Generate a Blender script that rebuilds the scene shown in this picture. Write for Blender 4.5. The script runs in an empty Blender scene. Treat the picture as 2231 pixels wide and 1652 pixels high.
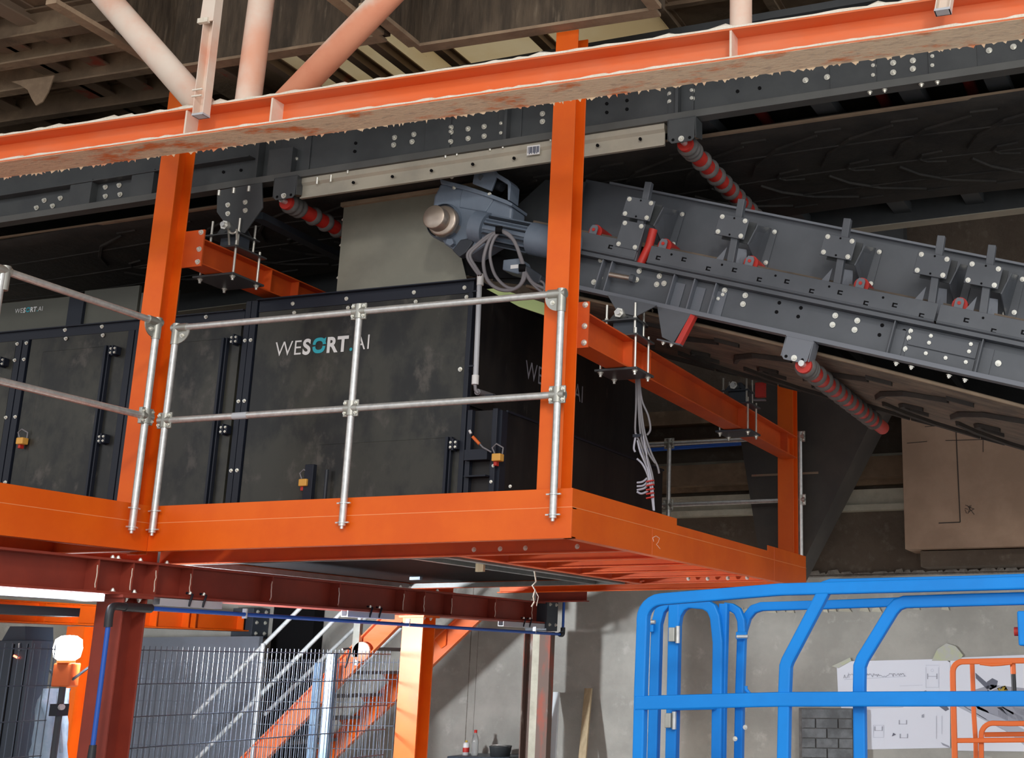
import bpy, math, random
from mathutils import Vector, Matrix
random.seed(7)
sc = bpy.context.scene
COL = sc.collection
V = Vector

# ------------------------------------------------------------------ camera
F, CX, CY = 2868.757726024518, 1650.3705843386012, 659.5434283803178
RM = [[0.954641243476143, 0.29775736858416896, -0.0008035596771605591],
      [-0.08028339601470878, 0.25479633314278793, -0.9636562690821531],
      [-0.2867310108423378, 0.9200105314999503, 0.2671440610429331]]
CAM = V((3.215, -6.803, 1.6))
cd = bpy.data.cameras.new('camera')
cam = bpy.data.objects.new('camera', cd); COL.objects.link(cam)
cd.sensor_fit = 'HORIZONTAL'; cd.sensor_width = 36; cd.lens = F / 2231 * 36
cd.shift_x = (1115.5 - CX) / 2231; cd.shift_y = (CY - 826) / 2231
cd.clip_start = .05; cd.clip_end = 200
rx, ry, rz = V(RM[0]), V(RM[1]), V(RM[2])
mw = Matrix((( rx.x, -ry.x, -rz.x, CAM.x), (rx.y, -ry.y, -rz.y, CAM.y), (rx.z, -ry.z, -rz.z, CAM.z), (0, 0, 0, 1)))
cam.matrix_world = mw
sc.camera = cam
# ------------------------------------------------------------------ light
sc.view_settings.view_transform = 'Standard'; sc.view_settings.look = 'None'
sc.view_settings.gamma = 1; sc.view_settings.use_curve_mapping = False
sc.view_settings.exposure = 0.0
w = bpy.data.worlds.new('world'); sc.world = w; w.use_nodes = True
bg = w.node_tree.nodes['Background']
bg.inputs[0].default_value = (.95, .97, 1, 1); bg.inputs[1].default_value = 1.12
def light(kind, name, loc, energy, color, target=None, **k):
    l = bpy.data.lights.new(name, kind); l.energy = energy; l.color = color
    for a, b in k.items(): setattr(l, a, b)
    o = bpy.data.objects.new(name, l); COL.objects.link(o); o.location = loc
    if target is not None:
        o.rotation_euler = (V(target) - V(loc)).to_track_quat('-Z', 'Y').to_euler()
    return o
light('SUN', 'sun', (6, -12, 9), .55, (1, .95, .86), (-4, 6, 1.5), angle=math.radians(5))
# daylight from the open hall door behind the camera
light('AREA', 'door_daylight', (6, -13, 5), 420, (1, .96, .9), (-1, 1, 3), shape='RECTANGLE', size=7, size_y=5)

# ------------------------------------------------------------------ helpers
def ray(px, py):
    a, b = (px - CX) / F, (py - CY) / F
    return rx * a + ry * b + rz
def P(px, py, ax, v):
    "point seen at a photograph pixel that lies on the plane axis ax = v"
    d = ray(px, py); i = 'xyz'.index(ax)
    return CAM + d * ((v - CAM[i]) / d[i])

def oblique(a, d, z0, L, r):
    a, d = V(a), V(d).normalized(); k = 1/abs(d.z); p = a + d*((z0 - a.z)/d.z); n = 28; m = MB()
    m.ext([(r*k*math.cos(2*math.pi*i/n), r*math.sin(2*math.pi*i/n)) for i in range(n)], p, p + d*L, X, Y); m.s = [len(f) == 4 for f in m.f]; return m
class MB:
    def __init__(s): s.v = []; s.f = []; s.s = []
    def add(s, vs, fs, smooth=False):
        n = len(s.v); s.v += [V(p) for p in vs]
        for f in fs: s.f.append([i + n for i in f]); s.s.append(smooth)
        return s
    def box(s, a, b):
        x0, y0, z0 = a; x1, y1, z1 = b
        return s.add([(x0,y0,z0),(x1,y0,z0),(x1,y1,z0),(x0,y1,z0),(x0,y0,z1),(x1,y0,z1),(x1,y1,z1),(x0,y1,z1)],
                     [(3,2,1,0),(4,5,6,7),(0,1,5,4),(1,2,6,5),(2,3,7,6),(3,0,4,7)])
    def ext(s, prof, p0, p1, xa, ya):
        p0, p1, xa, ya = V(p0), V(p1), V(xa).normalized(), V(ya).normalized()
        n = len(prof)
        vs = [p0 + xa*a + ya*b for a, b in prof] + [p1 + xa*a + ya*b for a, b in prof]
        fs = [(i, (i+1) % n, n + (i+1) % n, n + i) for i in range(n)]
        fs += [tuple(range(n))[::-1], tuple(range(n, 2*n))]
        return s.add(vs, fs)
    def bar(s, p0, p1, w, h, up=(0, 0, 1)):
        p0, p1 = V(p0), V(p1); d = (p1 - p0).normalized()
        xa = d.cross(V(up))
        if xa.length < 1e-5: xa = d.cross(V((1, 0, 0)))
        xa.normalize(); ya = xa.cross(d)
        return s.ext([(-w/2,-h/2),(w/2,-h/2),(w/2,h/2),(-w/2,h/2)], p0, p1, xa, ya)
    def hsec(s, p0, p1, fl, b, h, tf=.012, tw=.008):
        p0, p1 = V(p0), V(p1); d = (p1 - p0).normalized(); ya = V(fl); xa = d.cross(ya)
        B, H, W = b/2, h/2, tw/2; k = H - tf
        return s.ext([(-B,-H),(B,-H),(B,-k),(W,-k),(W,k),(B,k),(B,H),(-B,H),(-B,k),(-W,k),(-W,-k),(-B,-k)], p0, p1, xa, ya)
    def poly(s, pts, n, t):
        n = V(n).normalized() * t; m = len(pts); pts = [V(p) for p in pts]
        return s.add(pts + [p + n for p in pts], [(i, (i+1) % m, m + (i+1) % m, m + i) for i in range(m)]
                     + [tuple(range(m))[::-1], tuple(range(m, 2*m))])
    def cyl(s, p0, p1, r, n=14, r1=None):
        p0, p1 = V(p0), V(p1); r1 = r if r1 is None else r1
        d = (p1 - p0).normalized(); a = d.orthogonal().normalized(); b = d.cross(a)
        c = [(a*math.cos(2*math.pi*i/n) + b*math.sin(2*math.pi*i/n)) for i in range(n)]
        A = [p0 + q*r for q in c]; B = [p1 + q*r1 for q in c]
        s.add(A + B, [(i, (i+1) % n, n + (i+1) % n, n + i) for i in range(n)], True)
        s.add(A, [tuple(range(n))[::-1]]); s.add(B, [tuple(range(n))])
        return s
    def tube(s, pts, r, n=8):
        pts = [V(p) for p in pts]; rings = []; a = None
        for i, p in enumerate(pts):
            d = ((pts[i+1] if i+1 < len(pts) else p) - (pts[i-1] if i else p)).normalized()
            if a is None: a = d.orthogonal().normalized()
            a = (a - d*a.dot(d)).normalized(); b = d.cross(a)
            rings.append([p + (a*math.cos(2*math.pi*k/n) + b*math.sin(2*math.pi*k/n))*r for k in range(n)])
        vs = [q for R in rings for q in R]; m = len(rings)
        s.add(vs, [(i*n+k, i*n+(k+1) % n, (i+1)*n+(k+1) % n, (i+1)*n+k) for i in range(m-1) for k in range(n)], True)
        s.add(rings[0], [tuple(range(n))[::-1]]); s.add(rings[-1], [tuple(range(n))])
        return s
    def sqtube(s, pts, w, nrm):
        "square tube swept along a planar path with plane normal nrm"
        pts = [V(p) for p in pts]; nn = V(nrm).normalized(); R = []
        for i, p in enumerate(pts):
            d1 = (pts[i] - pts[i-1]).normalized() if i else (pts[1] - p).normalized()
            d2 = (pts[i+1] - p).normalized() if i+1 < len(pts) else d1
            t = (d1 + d2).normalized(); c = max(.5, t.dot(d1)); q = t.cross(nn).normalized() * (w/2/c); m = nn*w/2
            R.append([p - q - m, p + q - m, p + q + m, p - q + m])
        vs = [q for r in R for q in r]; m = len(R)
        s.add(vs, [(i*4+k, i*4+(k+1) % 4, (i+1)*4+(k+1) % 4, (i+1)*4+k) for i in range(m-1) for k in range(4)])
        s.add(R[0], [(3,2,1,0)]); s.add(R[-1], [(0,1,2,3)])
        return s
    def lathe(s, prof, c, ax=(0, 0, 1), n=16):
        c, ax = V(c), V(ax).normalized(); a = ax.orthogonal().normalized(); b = ax.cross(a)
        vs = [c + ax*z + (a*math.cos(2*math.pi*k/n) + b*math.sin(2*math.pi*k/n))*r for r, z in prof for k in range(n)]
        m = len(prof)
        s.add(vs, [(i*n+k, i*n+(k+1) % n, (i+1)*n+(k+1) % n, (i+1)*n+k) for i in range(m-1) for k in range(n)], True)
        return s
    def build(s, name, mat, parent=None, bevel=0, kind=None):
        me = bpy.data.meshes.new(name)
        if parent is not None: org = ORG[parent.name]
        else:
            lo = V([min(p[i] for p in s.v) for i in range(3)]); hi = V([max(p[i] for p in s.v) for i in range(3)])
            org = V(((lo.x+hi.x)/2, (lo.y+hi.y)/2, lo.z))
        me.from_pydata([p - org for p in s.v], [], s.f)
        me.polygons.foreach_set('use_smooth', s.s)
        import bmesh
        bm = bmesh.new(); bm.from_mesh(me); bmesh.ops.recalc_face_normals(bm, faces=bm.faces); bm.to_mesh(me); bm.free()
        me.materials.append(mat)
        o = bpy.data.objects.new(name, me); COL.objects.link(o)
        ORG[o.name] = org
        if parent is not None: o.parent = parent
        else: o.location = org
        if bevel:
            b = o.modifiers.new('bevel', 'BEVEL'); b.width = bevel; b.segments = 2; b.limit_method = 'ANGLE'
        if kind: o['kind'] = kind
        return o
ORG = {}
def thing(name, label, cat, loc=(0, 0, 0), group=None):
    o = bpy.data.objects.new(name, None); COL.objects.link(o); o.location = loc; o.empty_display_size = .1
    ORG[o.name] = V(loc); o['label'] = label; o['category'] = cat
    if group: o['group'] = group
    return o
def tag(o, label, cat, group=None):
    o['label'] = label; o['category'] = cat
    if group: o['group'] = group
    return o
BM = {}
def bolt(parent, pos, n, r=.016, mat=None, name='bolt'):
    mat = mat or M['zinc']; key = (round(r, 4), mat.name)
    if key not in BM:
        m = MB().cyl((0,0,0), (0,0,.004), r*1.25, 12).cyl((0,0,.004), (0,0,.004+r*.75), r*.85, 6).cyl((0,0,r*.75), (0,0,.004+r*1.2), r*.45, 8)
        me = bpy.data.meshes.new('bolt'); me.from_pydata(m.v, [], m.f); me.polygons.foreach_set('use_smooth', [False]*len(m.f))
        me.materials.append(mat); BM[key] = me
    o = bpy.data.objects.new(name, BM[key]); COL.objects.link(o); o.parent = parent
    o.location = V(pos) - ORG[parent.name]; o.rotation_euler = V(n).to_track_quat('Z', 'Y').to_euler()
    return o
def rep(name, me, parent, pos, rot=(0, 0, 0)):
    o = bpy.data.objects.new(name, me); COL.objects.link(o); o.parent = parent
    o.location = V(pos) - ORG[parent.name]; o.rotation_euler = rot
    return o
def lmesh(mb, name, mat):
    me = bpy.data.meshes.new(name); me.from_pydata(mb.v, [], mb.f); me.polygons.foreach_set('use_smooth', mb.s); me.materials.append(mat); return me

# ------------------------------------------------------------------ materials
M = {}
def mat(name, c, c2=None, scale=4, rough=.5, metal=0, bump=0, bscale=60, detail=6, stretch=None, lo=.35, hi=.65, spec=.5, c3=None, s3=2, lo3=.5, hi3=.65, dust=None, dlo=.35, dhi=.8):
    m = bpy.data.materials.new(name); m.use_nodes = True; nt = m.node_tree; N = nt.nodes; L = nt.links
    b = N['Principled BSDF']; b.inputs['Roughness'].default_value = rough; b.inputs['Metallic'].default_value = metal
    b.inputs['Specular IOR Level'].default_value = spec; b.inputs['Base Color'].default_value = (*c, 1)
    geo = N.new('ShaderNodeNewGeometry'); src = geo.outputs['Position']
    if stretch:
        mp = N.new('ShaderNodeMapping'); mp.inputs['Scale'].default_value = stretch; L.new(src, mp.inputs['Vector']); src = mp.outputs['Vector']
    def noise(sc_, det=detail):
        n = N.new('ShaderNodeTexNoise'); n.inputs['Scale'].default_value = sc_; n.inputs['Detail'].default_value = det; n.inputs['Roughness'].default_value = .62
        L.new(src, n.inputs['Vector']); return n.outputs['Fac']
    def ramp(fac, a, d):
        r = N.new('ShaderNodeMapRange'); r.interpolation_type = 'SMOOTHSTEP'; r.inputs[1].default_value = a; r.inputs[2].default_value = d; L.new(fac, r.inputs[0]); return r.outputs[0]
    def mix(f, a, d):
        x = N.new('ShaderNodeMix'); x.data_type = 'RGBA'; L.new(f, x.inputs[0])
        for sck, val in ((x.inputs[6], a), (x.inputs[7], d)):
            if isinstance(val, tuple): sck.default_value = (*val, 1)
            else: L.new(val, sck)
        return x.outputs[2]
    out = None
    if c2: out = mix(ramp(noise(scale), lo, hi), c, c2)
    if c3: out = mix(ramp(noise(s3), lo3, hi3), out or c, c3)
    if dust:
        sx = N.new('ShaderNodeSeparateXYZ'); L.new(geo.outputs['Normal'], sx.inputs[0])
        ad = N.new('ShaderNodeMath'); ad.operation = 'MULTIPLY_ADD'; L.new(noise(5), ad.inputs[0]); ad.inputs[1].default_value = .9; L.new(sx.outputs['Z'], ad.inputs[2])
        out = mix(ramp(ad.outputs[0], dlo, dhi), out or c, dust)
    if out is not None: L.new(out, b.inputs['Base Color'])
    if bump:
        bp = N.new('ShaderNodeBump'); bp.inputs['Strength'].default_value = bump; bp.inputs['Distance'].default_value = .02; L.new(noise(bscale, 4), bp.inputs['Height']); L.new(bp.outputs[0], b.inputs['Normal'])
    M[name] = m; return m
mat('orange', (.86, .142, .006), (.78, .112, .005), 1.6, .42, spec=.35)
mat('orange_dull', (.70, .105, .012), (.58, .08, .012), 2.5, .5)
mat('red_oxide', (.30, .045, .025), (.24, .034, .02), 3, .5)
mat('weld_highlight', (.92, .30, .10), None, 3, .45)  # weld line, with its highlight put into the paler orange
mat('orange_dusty', (.80, .15, .03), (.76, .21, .09), 2.2, .65, stretch=(.5, 1, 2), dust=(.78, .68, .56), dlo=.62, dhi=1.0)
mat('dust_under', (.95, .74, .52), (.88, .25, .08), 2.6, .85, bump=.4, bscale=25, stretch=(1, 2.2, 1), lo=.5, hi=.64, c3=(.72, .55, .4), s3=14, lo3=.5, hi3=.7)
mat('dust', (.86, .80, .70), (.78, .70, .58), 9, .95, bump=.5, bscale=40)
mat('truss_dusty', (.78, .33, .2), (.72, .26, .15), 2, .8, dust=(.80, .73, .62), dlo=-.05, dhi=.6)
mat('truss_white', (.82, .70, .60), (.80, .40, .27), 1.1, .8, lo=.42, hi=.72)
mat('frame_grey', (.062, .068, .072), (.05, .055, .06), 5, .42)
mat('lip_highlight', (.105, .108, .106), (.09, .093, .09), 4, .45)  # paler girder grey, highlight on the bottom flange put into the colour
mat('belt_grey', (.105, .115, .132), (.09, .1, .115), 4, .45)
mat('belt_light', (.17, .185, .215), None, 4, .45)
mat('motor_grey', (.165, .205, .265), (.14, .178, .235), 6, .45)
mat('motor_dark', (.028, .034, .045), None, 6, .5)
mat('bare_steel', (.52, .44, .37), (.42, .36, .31), 8, .35, .75)
mat('panel', (.046, .046, .037), (.016, .017, .017), 2.0, .36, c3=(.085, .078, .068), s3=4.5, lo3=.55, hi3=.7, stretch=(1.2, 1, .8), lo=.42, hi=.6, detail=9, spec=.4)
mat('panel_top', (.10, .10, .082), (.085, .085, .07), 2, .45)
mat('panel_frame', (.014, .018, .03), None, 4, .42, spec=.35)
mat('panel_side', (.012, .012, .014), (.024, .022, .021), 5, .45, stretch=(1, 1.4, .35), spec=.3, c3=(.06, .055, .05), s3=9, lo3=.62, hi3=.74)
mat('black', (.006, .006, .007), None, 4, .7, spec=.1)
mat('galv', (.72, .72, .70), (.58, .59, .58), 30, .36, .6)
mat('galv_rail', (.62, .65, .66), (.5, .53, .54), 20, .5, .3)
mat('galv_dull', (.5, .5, .46), (.4, .4, .36), 6, .45, .7)
mat('hood_sheet', (.30, .29, .235), (.25, .245, .2), 2.5, .42, .35)
mat('tray', (.52, .48, .39), (.44, .41, .34), 4, .5, .35)
mat('tray_dark', (.22, .225, .22), (.17, .175, .17), 6, .5, .3)
mat('zinc', (.78, .77, .70), None, 4, .3, .6)
mat('red', (.62, .03, .02), (.5, .03, .02), 6, .5)
mat('red_shaded', (.2, .02, .015), None, 6, .6)  # darker copy of red, shade on the upper rollers put into the colour
mat('rubber', (.15, .14, .135), (.10, .095, .09), 12, .7)
mat('belt', (.20, .152, .112), (.11, .088, .07), 5, .8, bump=.5, bscale=18, stretch=(.6, 2.5, 2.5))
mat('rib_dark', (.045, .038, .032), (.03, .026, .023), 6, .8)
mat('belt_edge', (.34, .25, .17), (.27, .2, .135), 6, .85)
mat('belt_dark', (.036, .032, .028), (.02, .019, .018), 4, .75, bump=.4, bscale=15)
mat('concrete', (.45, .435, .395), (.34, .33, .30), 1.2, .9, bump=.25, bscale=30, c3=(.52, .505, .465), s3=6, lo3=.55, hi3=.75)
mat('concrete_brown', (.135, .105, .08), (.10, .077, .058), 1.5, .95, bump=.6, bscale=22, c3=(.17, .14, .11), s3=9, lo3=.52, hi3=.75)
mat('ledge', (.58, .56, .46), (.42, .4, .32), 3, .9, bump=.3)
mat('crust', (.26, .24, .21), (.16, .14, .12), 9, .95, bump=1, bscale=30)
mat('ply', (.40, .275, .195), (.34, .23, .16), 3, .8, bump=.15, bscale=120)
mat('ply_line', (.05, .04, .035), None, 3, .9)
mat('shaft', (.125, .09, .06), (.06, .044, .03), 5, .8, bump=.5, bscale=14, stretch=(2.2, 2.2, .35), c3=(.19, .145, .1), s3=9, lo3=.56, hi3=.75)
mat('rim', (.38, .27, .175), (.27, .19, .125), 5, .9, bump=.3, bscale=25)
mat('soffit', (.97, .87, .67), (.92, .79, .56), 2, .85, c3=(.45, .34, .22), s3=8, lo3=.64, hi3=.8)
mat('ceil_dark', (.20, .135, .085), (.13, .088, .056), 3, .9, bump=.3, bscale=14, c3=(.28, .2, .125), s3=2, lo3=.5, hi3=.7)
mat('joist', (.28, .2, .14), (.42, .08, .05), 2.2, .85, lo=.56, hi=.7)
mat('blue', (.003, .245, .76), (.004, .215, .68), 3, .5, spec=.3)
mat('blue_pipe', (.012, .1, .5), None, 3, .4)
mat('dark_pipe', (.02, .022, .028), None, 3, .45)
mat('lift_orange', (.80, .16, .03), None, 3, .42)
mat('paper', (.82, .84, .93), None, 3, .75)
mat('ink', (.16, .17, .22), None, 3, .8)
mat('ink_light', (.5, .52, .6), None, 3, .8)
mat('ink_grey', (.38, .39, .46), None, 3, .8)
mat('yellow', (.7, .5, .06), None, 3, .6)
mat('tape', (.5, .5, .48), (.52, .55, .36), 10, .4)
mat('wood', (.50, .39, .24), (.42, .32, .19), 4, .75, stretch=(8, 8, .6))
mat('white_paint', (.86, .92, .97), None, 3, .4)
mat('funnel', (.045, .04, .037), (.065, .058, .05), 2, .6)
mat('slab', (.10, .105, .11), (.17, .18, .19), 6, .75, bump=.4, bscale=20)
mat('rust_col', (.17, .115, .095), (.34, .09, .06), 1.6, .75, stretch=(3, 3, 1), lo=.5, hi=.65, c3=(.42, .37, .33), s3=2.2, lo3=.58, hi3=.7)
mat('floor', (.60, .56, .5), (.52, .485, .43), 1, .9)
mat('lock', (.80, .42, .08), None, 3, .5)
mat('white', (.82, .82, .82), None, 3, .5)
mat('teal', (.03, .42, .52), None, 3, .5)
mat('pvc', (.52, .54, .58), None, 3, .4)
mat('cable', (.21, .20, .215), None, 3, .5)
mat('cable_white', (.45, .45, .52), None, 3, .5)
mat('slate', (.045, .055, .072), None, 3, .5)
mat('fence', (.055, .075, .11), None, 3, .4)
mat('fence_post', (.10, .17, .28), (.16, .25, .36), 9, .45)
mat('fence_wire', (.10, .12, .155), None, 3, .4, .3)
mat('fence_board', (.17, .19, .23), (.14, .155, .185), 2, .7)
mat('tread', (.12, .13, .14), None, 3, .5)
mat('denim', (.38, .52, .66), (.28, .42, .58), 8, .9, bump=.3, bscale=30)
mat('cabinet', (.03, .045, .07), (.04, .055, .08), 2, .4)
mat('green_strip', (.48, .6, .25), None, 3, .5)
mat('plastic_clear', (.9, .93, .95), None, 3, .08); M['plastic_clear'].node_tree.nodes['Principled BSDF'].inputs['Transmission Weight'].default_value = .85
mat('lamp_body', (.75, .15, .03), None, 3, .5)
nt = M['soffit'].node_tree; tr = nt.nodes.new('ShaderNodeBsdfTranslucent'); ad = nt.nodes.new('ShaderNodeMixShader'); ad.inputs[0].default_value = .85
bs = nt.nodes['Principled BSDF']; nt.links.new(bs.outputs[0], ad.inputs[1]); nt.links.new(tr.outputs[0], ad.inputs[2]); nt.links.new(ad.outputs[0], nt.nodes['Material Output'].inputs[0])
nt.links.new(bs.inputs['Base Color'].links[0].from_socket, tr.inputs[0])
def emit(name, c, s):
    m = bpy.data.materials.new(name); m.use_nodes = True; b = m.node_tree.nodes['Principled BSDF']
    b.inputs['Base Color'].default_value = (.8, .8, .8, 1); b.inputs['Emission Color'].default_value = (*c, 1); b.inputs['Emission Strength'].default_value = s
    M[name] = m
emit('lamp_glow', (.93, .97, 1), 25); emit('tube_glow', (.85, .9, 1), 10); emit('red_led', (1, .12, .05), 5)
X, Y, Z = V((1, 0, 0)), V((0, 1, 0)), V((0, 0, 1))
def struct(o, kind='structure'): o['kind'] = kind; return o

# ================================================================== SETTING
WY = 6.5
struct(MB().box((-24, -16, -.2), (12, 8, 0)).build('floor', M['floor']))
wl = struct(MB().box((-24, WY, 0), (12, WY + .3, 2.5)).build('wall_back', M['concrete']))
struct(MB().box((-24, WY + .012, 2.5), (12, WY + .3, 9)).build('wall_back_upper', M['concrete_brown']))
struct(MB().box((-24.3, -16, 0), (-24, 8, 9)).build('wall_left', M['concrete']))
# formwork joints of the lower wall
for i, px in enumerate((1020, 1010, 1195, 1620)):
    q = P(px if i != 1 else 1036, 1500, 'y', WY)
    MB().box((q.x - (.004 if i == 0 else .002), WY - .003, .2), (q.x + (.004 if i == 0 else .002), WY, 2.46 if i == 0 else 2.2)).build('wall_joint', M['crust'], wl)
# rough mortar crust along the change of wall build-up
mb = MB(); x = -.9
while x < 6:
    l = random.uniform(.05, .22); h = random.uniform(.015, .055)
    mb.poly([(x, WY - .02, 2.51), (x + l, WY - .02, 2.51), (x + l*.8, WY - .025, 2.51 + h), (x + l*.2, WY - .022, 2.51 + h*.8)], (0, 1, 0), .05); x += l * .9
mb.box((-1, WY - .02, 2.49), (6, WY + .03, 2.503)).build('mortar_crust', M['crust'], wl, kind='stuff')
mb = MB(); x = -1.4
while x < 1.0:
    l = random.uniform(.04, .16); z = 2.16 + random.uniform(-.02, .03)
    mb.poly([(x, WY - .012, z), (x + l, WY - .012, z - .01), (x + l*.7, WY - .02, z + .05), (x + l*.1, WY - .015, z + .03)], (0, 1, 0), .02); x += l * 1.2
mb.build('mortar_blob', M['ledge'], wl, kind='stuff')
struct(MB().box((-5, WY - .12, 3.14), (9, WY + .02, 3.20)).box((-5, WY - .07, 3.2), (9, WY + .02, 3.36)).build('trim_1', M['ledge']))
struct(MB().box((-5, WY - .14, 3.66), (9, WY + .02, 3.71)).build('trim_2', M['ledge']))
struct(MB().box((-5, WY - .10, 3.40), (9, WY + .02, 3.45)).box((-5, WY - .3, 3.45), (9, WY + .02, 3.66)).build('trim_3', M['ceil_dark']))
struct(MB().box((-5, WY - .35, 3.85), (-.75, WY - .2, 3.92)).build('trim_4', M['rim']))
struct(MB().box((-5, WY - .3, 4.1), (9, WY - .1, 4.25)).build('trim_5', M['ceil_dark']))
struct(MB().box((-.3, WY - .2, 5.5), (.75, WY + .02, 8)).build('trim_6', M['frame_grey']))

# ceiling: coffers whose far walls face the camera, lit soffit beyond them
ce = bpy.data.objects.new('ceiling', None); COL.objects.link(ce); ce['kind'] = 'structure'; ORG['ceiling'] = V((0, 0, 0))
for a, b in (((-24, -6, 8), (12, .1, 8.2)), ((-24, 3.3, 8), (12, 8, 8.2)), ((-24, .1, 8), (-3.0, 3.3, 8.2)), ((.1, .1, 8), (12, 3.3, 8.2))):
    MB().box(a, b).build('roof_slab', M['ceil_dark'], ce)
ZR = 5.5
def shaft(x0, x1, y1, ys):
    MB().box((x0, y1, ZR), (x1, y1 + .05, 7.6)).build('shaft_wall', M['shaft'], ce)
    MB().box((x0 - .05, max(ys, -.66), ZR + .01), (x0, y1 + .05, 7.6)).build('shaft_wall', M['shaft'], ce)
    MB().box((x1, max(ys, -.66), ZR + .01), (x1 + .05, y1 + .05, 7.6)).build('shaft_wall', M['shaft'], ce)
    MB().box((x0 - .02, y1 - .035, ZR - .02), (x1 + .02, y1 + .06, ZR)).build('shaft_rim', M['rim'], ce)
    MB().box((x0 - .06, ys, ZR - .02), (x0 + .02, y1 - .035, ZR + .01)).build('shaft_rim', M['rim'], ce)
    MB().box((x1 - .02, ys, ZR - .02), (x1 + .06, y1 - .035, ZR + .01)).build('shaft_rim', M['rim'], ce)
a, b = P(918, 103, 'z', ZR), P(1445, 45, 'z', ZR); shaft(a.x, b.x, a.y - .02, -.6)
a2_, c = P(272, 92, 'z', ZR), P(580, 120, 'z', ZR); shaft(a2_.x, a.x - .17, c.y - .02, -1.2)
a, b = P(1480, 40, 'z', 5.9), P(2300, -60, 'z', 5.9)
MB().box((.1, .85, 6.0), (4, .9, 7.6)).build('shaft_wall', M['rim'], ce)
for x0, x1 in ((-3.78, -2.95), (-2.95, -2.35), (-2.35, -1.75), (-1.75, -.9), (-.9, .05), (.05, 1.6), (1.6, 4)):
    y0 = .12
    MB().box((x0 + .008, y0, 6.03), (x1 - .008, 3.2, 6.09)).build('soffit_panel', M['soffit' if -2.96 < x0 < 0 else 'rim'], ce)
for x in (-3.35, -2.95, -2.62, -2.3, -2.02, -1.62, -.85, .15, .9, 1.8):
    MB().hsec((x, .12, 5.985), (x, 3.2, 5.985), (0, 0, 1), .07, .09, .01, .01).build('soffit_joist', M['joist' if x < -1.5 else 'rim'], ce)
MB().box((-12, -3, 6.42), (-3.86, 6, 6.5)).build('deck_underside', M['ceil_dark'], ce)
for i, (px, py, h, wd) in enumerate(((0, 118, .06, .12), (0, 170, .1, .10), (0, 228, .14, .09), (0, 292, .1, .08))):
    y = P(px, py, 'z', 6.1).y
    MB().hsec((-12, y, 6.3), (-3.88, y, 6.3), (0, 0, 1), wd, .22, .015, .015).build('ceiling_beam', M['ceil_dark' if i in (0, 3) else 'rim'], ce)
for px, py in ((150, 190), (60, 280), (330, 230), (20, 140)):
    x = P(px, py, 'z', 6.2).x
    MB().hsec((x, -1, 6.36), (x, 5, 6.36), (0, 0, 1), .16, .12, .012, .012).build('ceiling_joist', M['joist'], ce)
a = P(30, 176, 'z', 6.2)
tag(MB().poly([P(25, 178, 'y', a.y), P(118, 164, 'y', a.y), P(105, 200, 'y', a.y), P(92, 222, 'y', a.y), P(78, 230, 'y', a.y), P(68, 214, 'y', a.y), P(60, 196, 'y', a.y), P(45, 186, 'y', a.y)], (0, 1, 0), .01).build('hanging_scrap', M['rim']), 'torn dusty grey sheet scrap hanging from the dark ceiling beam', 'scrap')

# ================================================================== DUSTY ROOF BEAM
t = thing('roof_beam', 'dust covered orange steel roof beam crossing the whole picture above the platform', 'beam', (-2, -.79, 4.63))
MB().box((-7, -.9, 4.80), (5, -.68, 4.815)).build('top_flange', M['orange_dusty'], t, .002)
MB().box((-7, -.7955, 4.645), (5, -.7845, 4.80)).build('web', M['orange_dusty'], t)
MB().box((-7, -.9, 4.632), (5, -.68, 4.645)).build('bottom_flange', M['orange_dusty'], t, .002)
MB().box((-7, -.897, 4.6305), (5, -.683, 4.632)).build('dusty_underside', M['dust_under'], t)
def dustline(z, ya, yb, hh, nm):
    mb = MB(); x = -6.5; pts = []
    while x < 4.9:
        pts.append((x, hh * (.35 + random.random() ** 2.2))); x += random.uniform(.03, .09)
    for (xa, ha), (xb, hb) in zip(pts, pts[1:]):
        mb.add([(xa, ya, z - .006), (xb, ya, z - .006), (xb, ya, z + hb*.4), (xa, ya, z + ha*.4), (xa, ya + .03, z + ha), (xb, ya + .03, z + hb), (xb, yb, z + hb*.5), (xa, yb, z + ha*.5)],
               [(0,1,2,3), (3,2,5,4), (4,5,6,7)])
    mb.build(nm, M['dust'], t, kind='stuff')
dustline(4.815, -.902, -.7, .032, 'dust_top'); dustline(4.645, -.902, -.8, .02, 'dust_ledge')
mb = MB(); x = -4
while x < 3:
    l = random.uniform(.01, .05)
    mb.add([(x, -.684, 4.632), (x + l, -.684, 4.632), (x + l*random.random(), -.68, 4.632 - random.random()*.022)], [(0,1,2)]); x += random.uniform(.01, .06)
mb.build('dust_fringe', M['dust_under'], t, kind='stuff')
for px in (418, 601, 1597):
    x = P(px, 250, 'y', -.85).x
    MB().box((x - .006, -.895, 4.645), (x + .006, -.795, 4.80)).build('stiffener', M['truss_dusty'], t)
mb = MB(); mb.cyl((-1.84, -.79, 4.815), (-1.80, -.79, 6.6), .075, 20).build('truss_post', M['truss_white'], t)
mb = MB(); mb.cyl((1.25, -.79, 4.815), (1.25, -.79, 6.6), .06, 20).build('truss_post', M['truss_white'], t)
a, b = P(430, 222, 'y', -.79), P(236, 0, 'y', -.79); oblique(a, b - a, 4.81, 2.0, .082).build('truss_diagonal', M['truss_white'], t)
a, b = P(650, 195, 'y', -.79), P(838, 0, 'y', -.79); oblique(a, b - a, 4.81, 2.0, .078).build('truss_diagonal', M['truss_dusty'], t)
a = P(640, 205, 'y', -.79)
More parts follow.
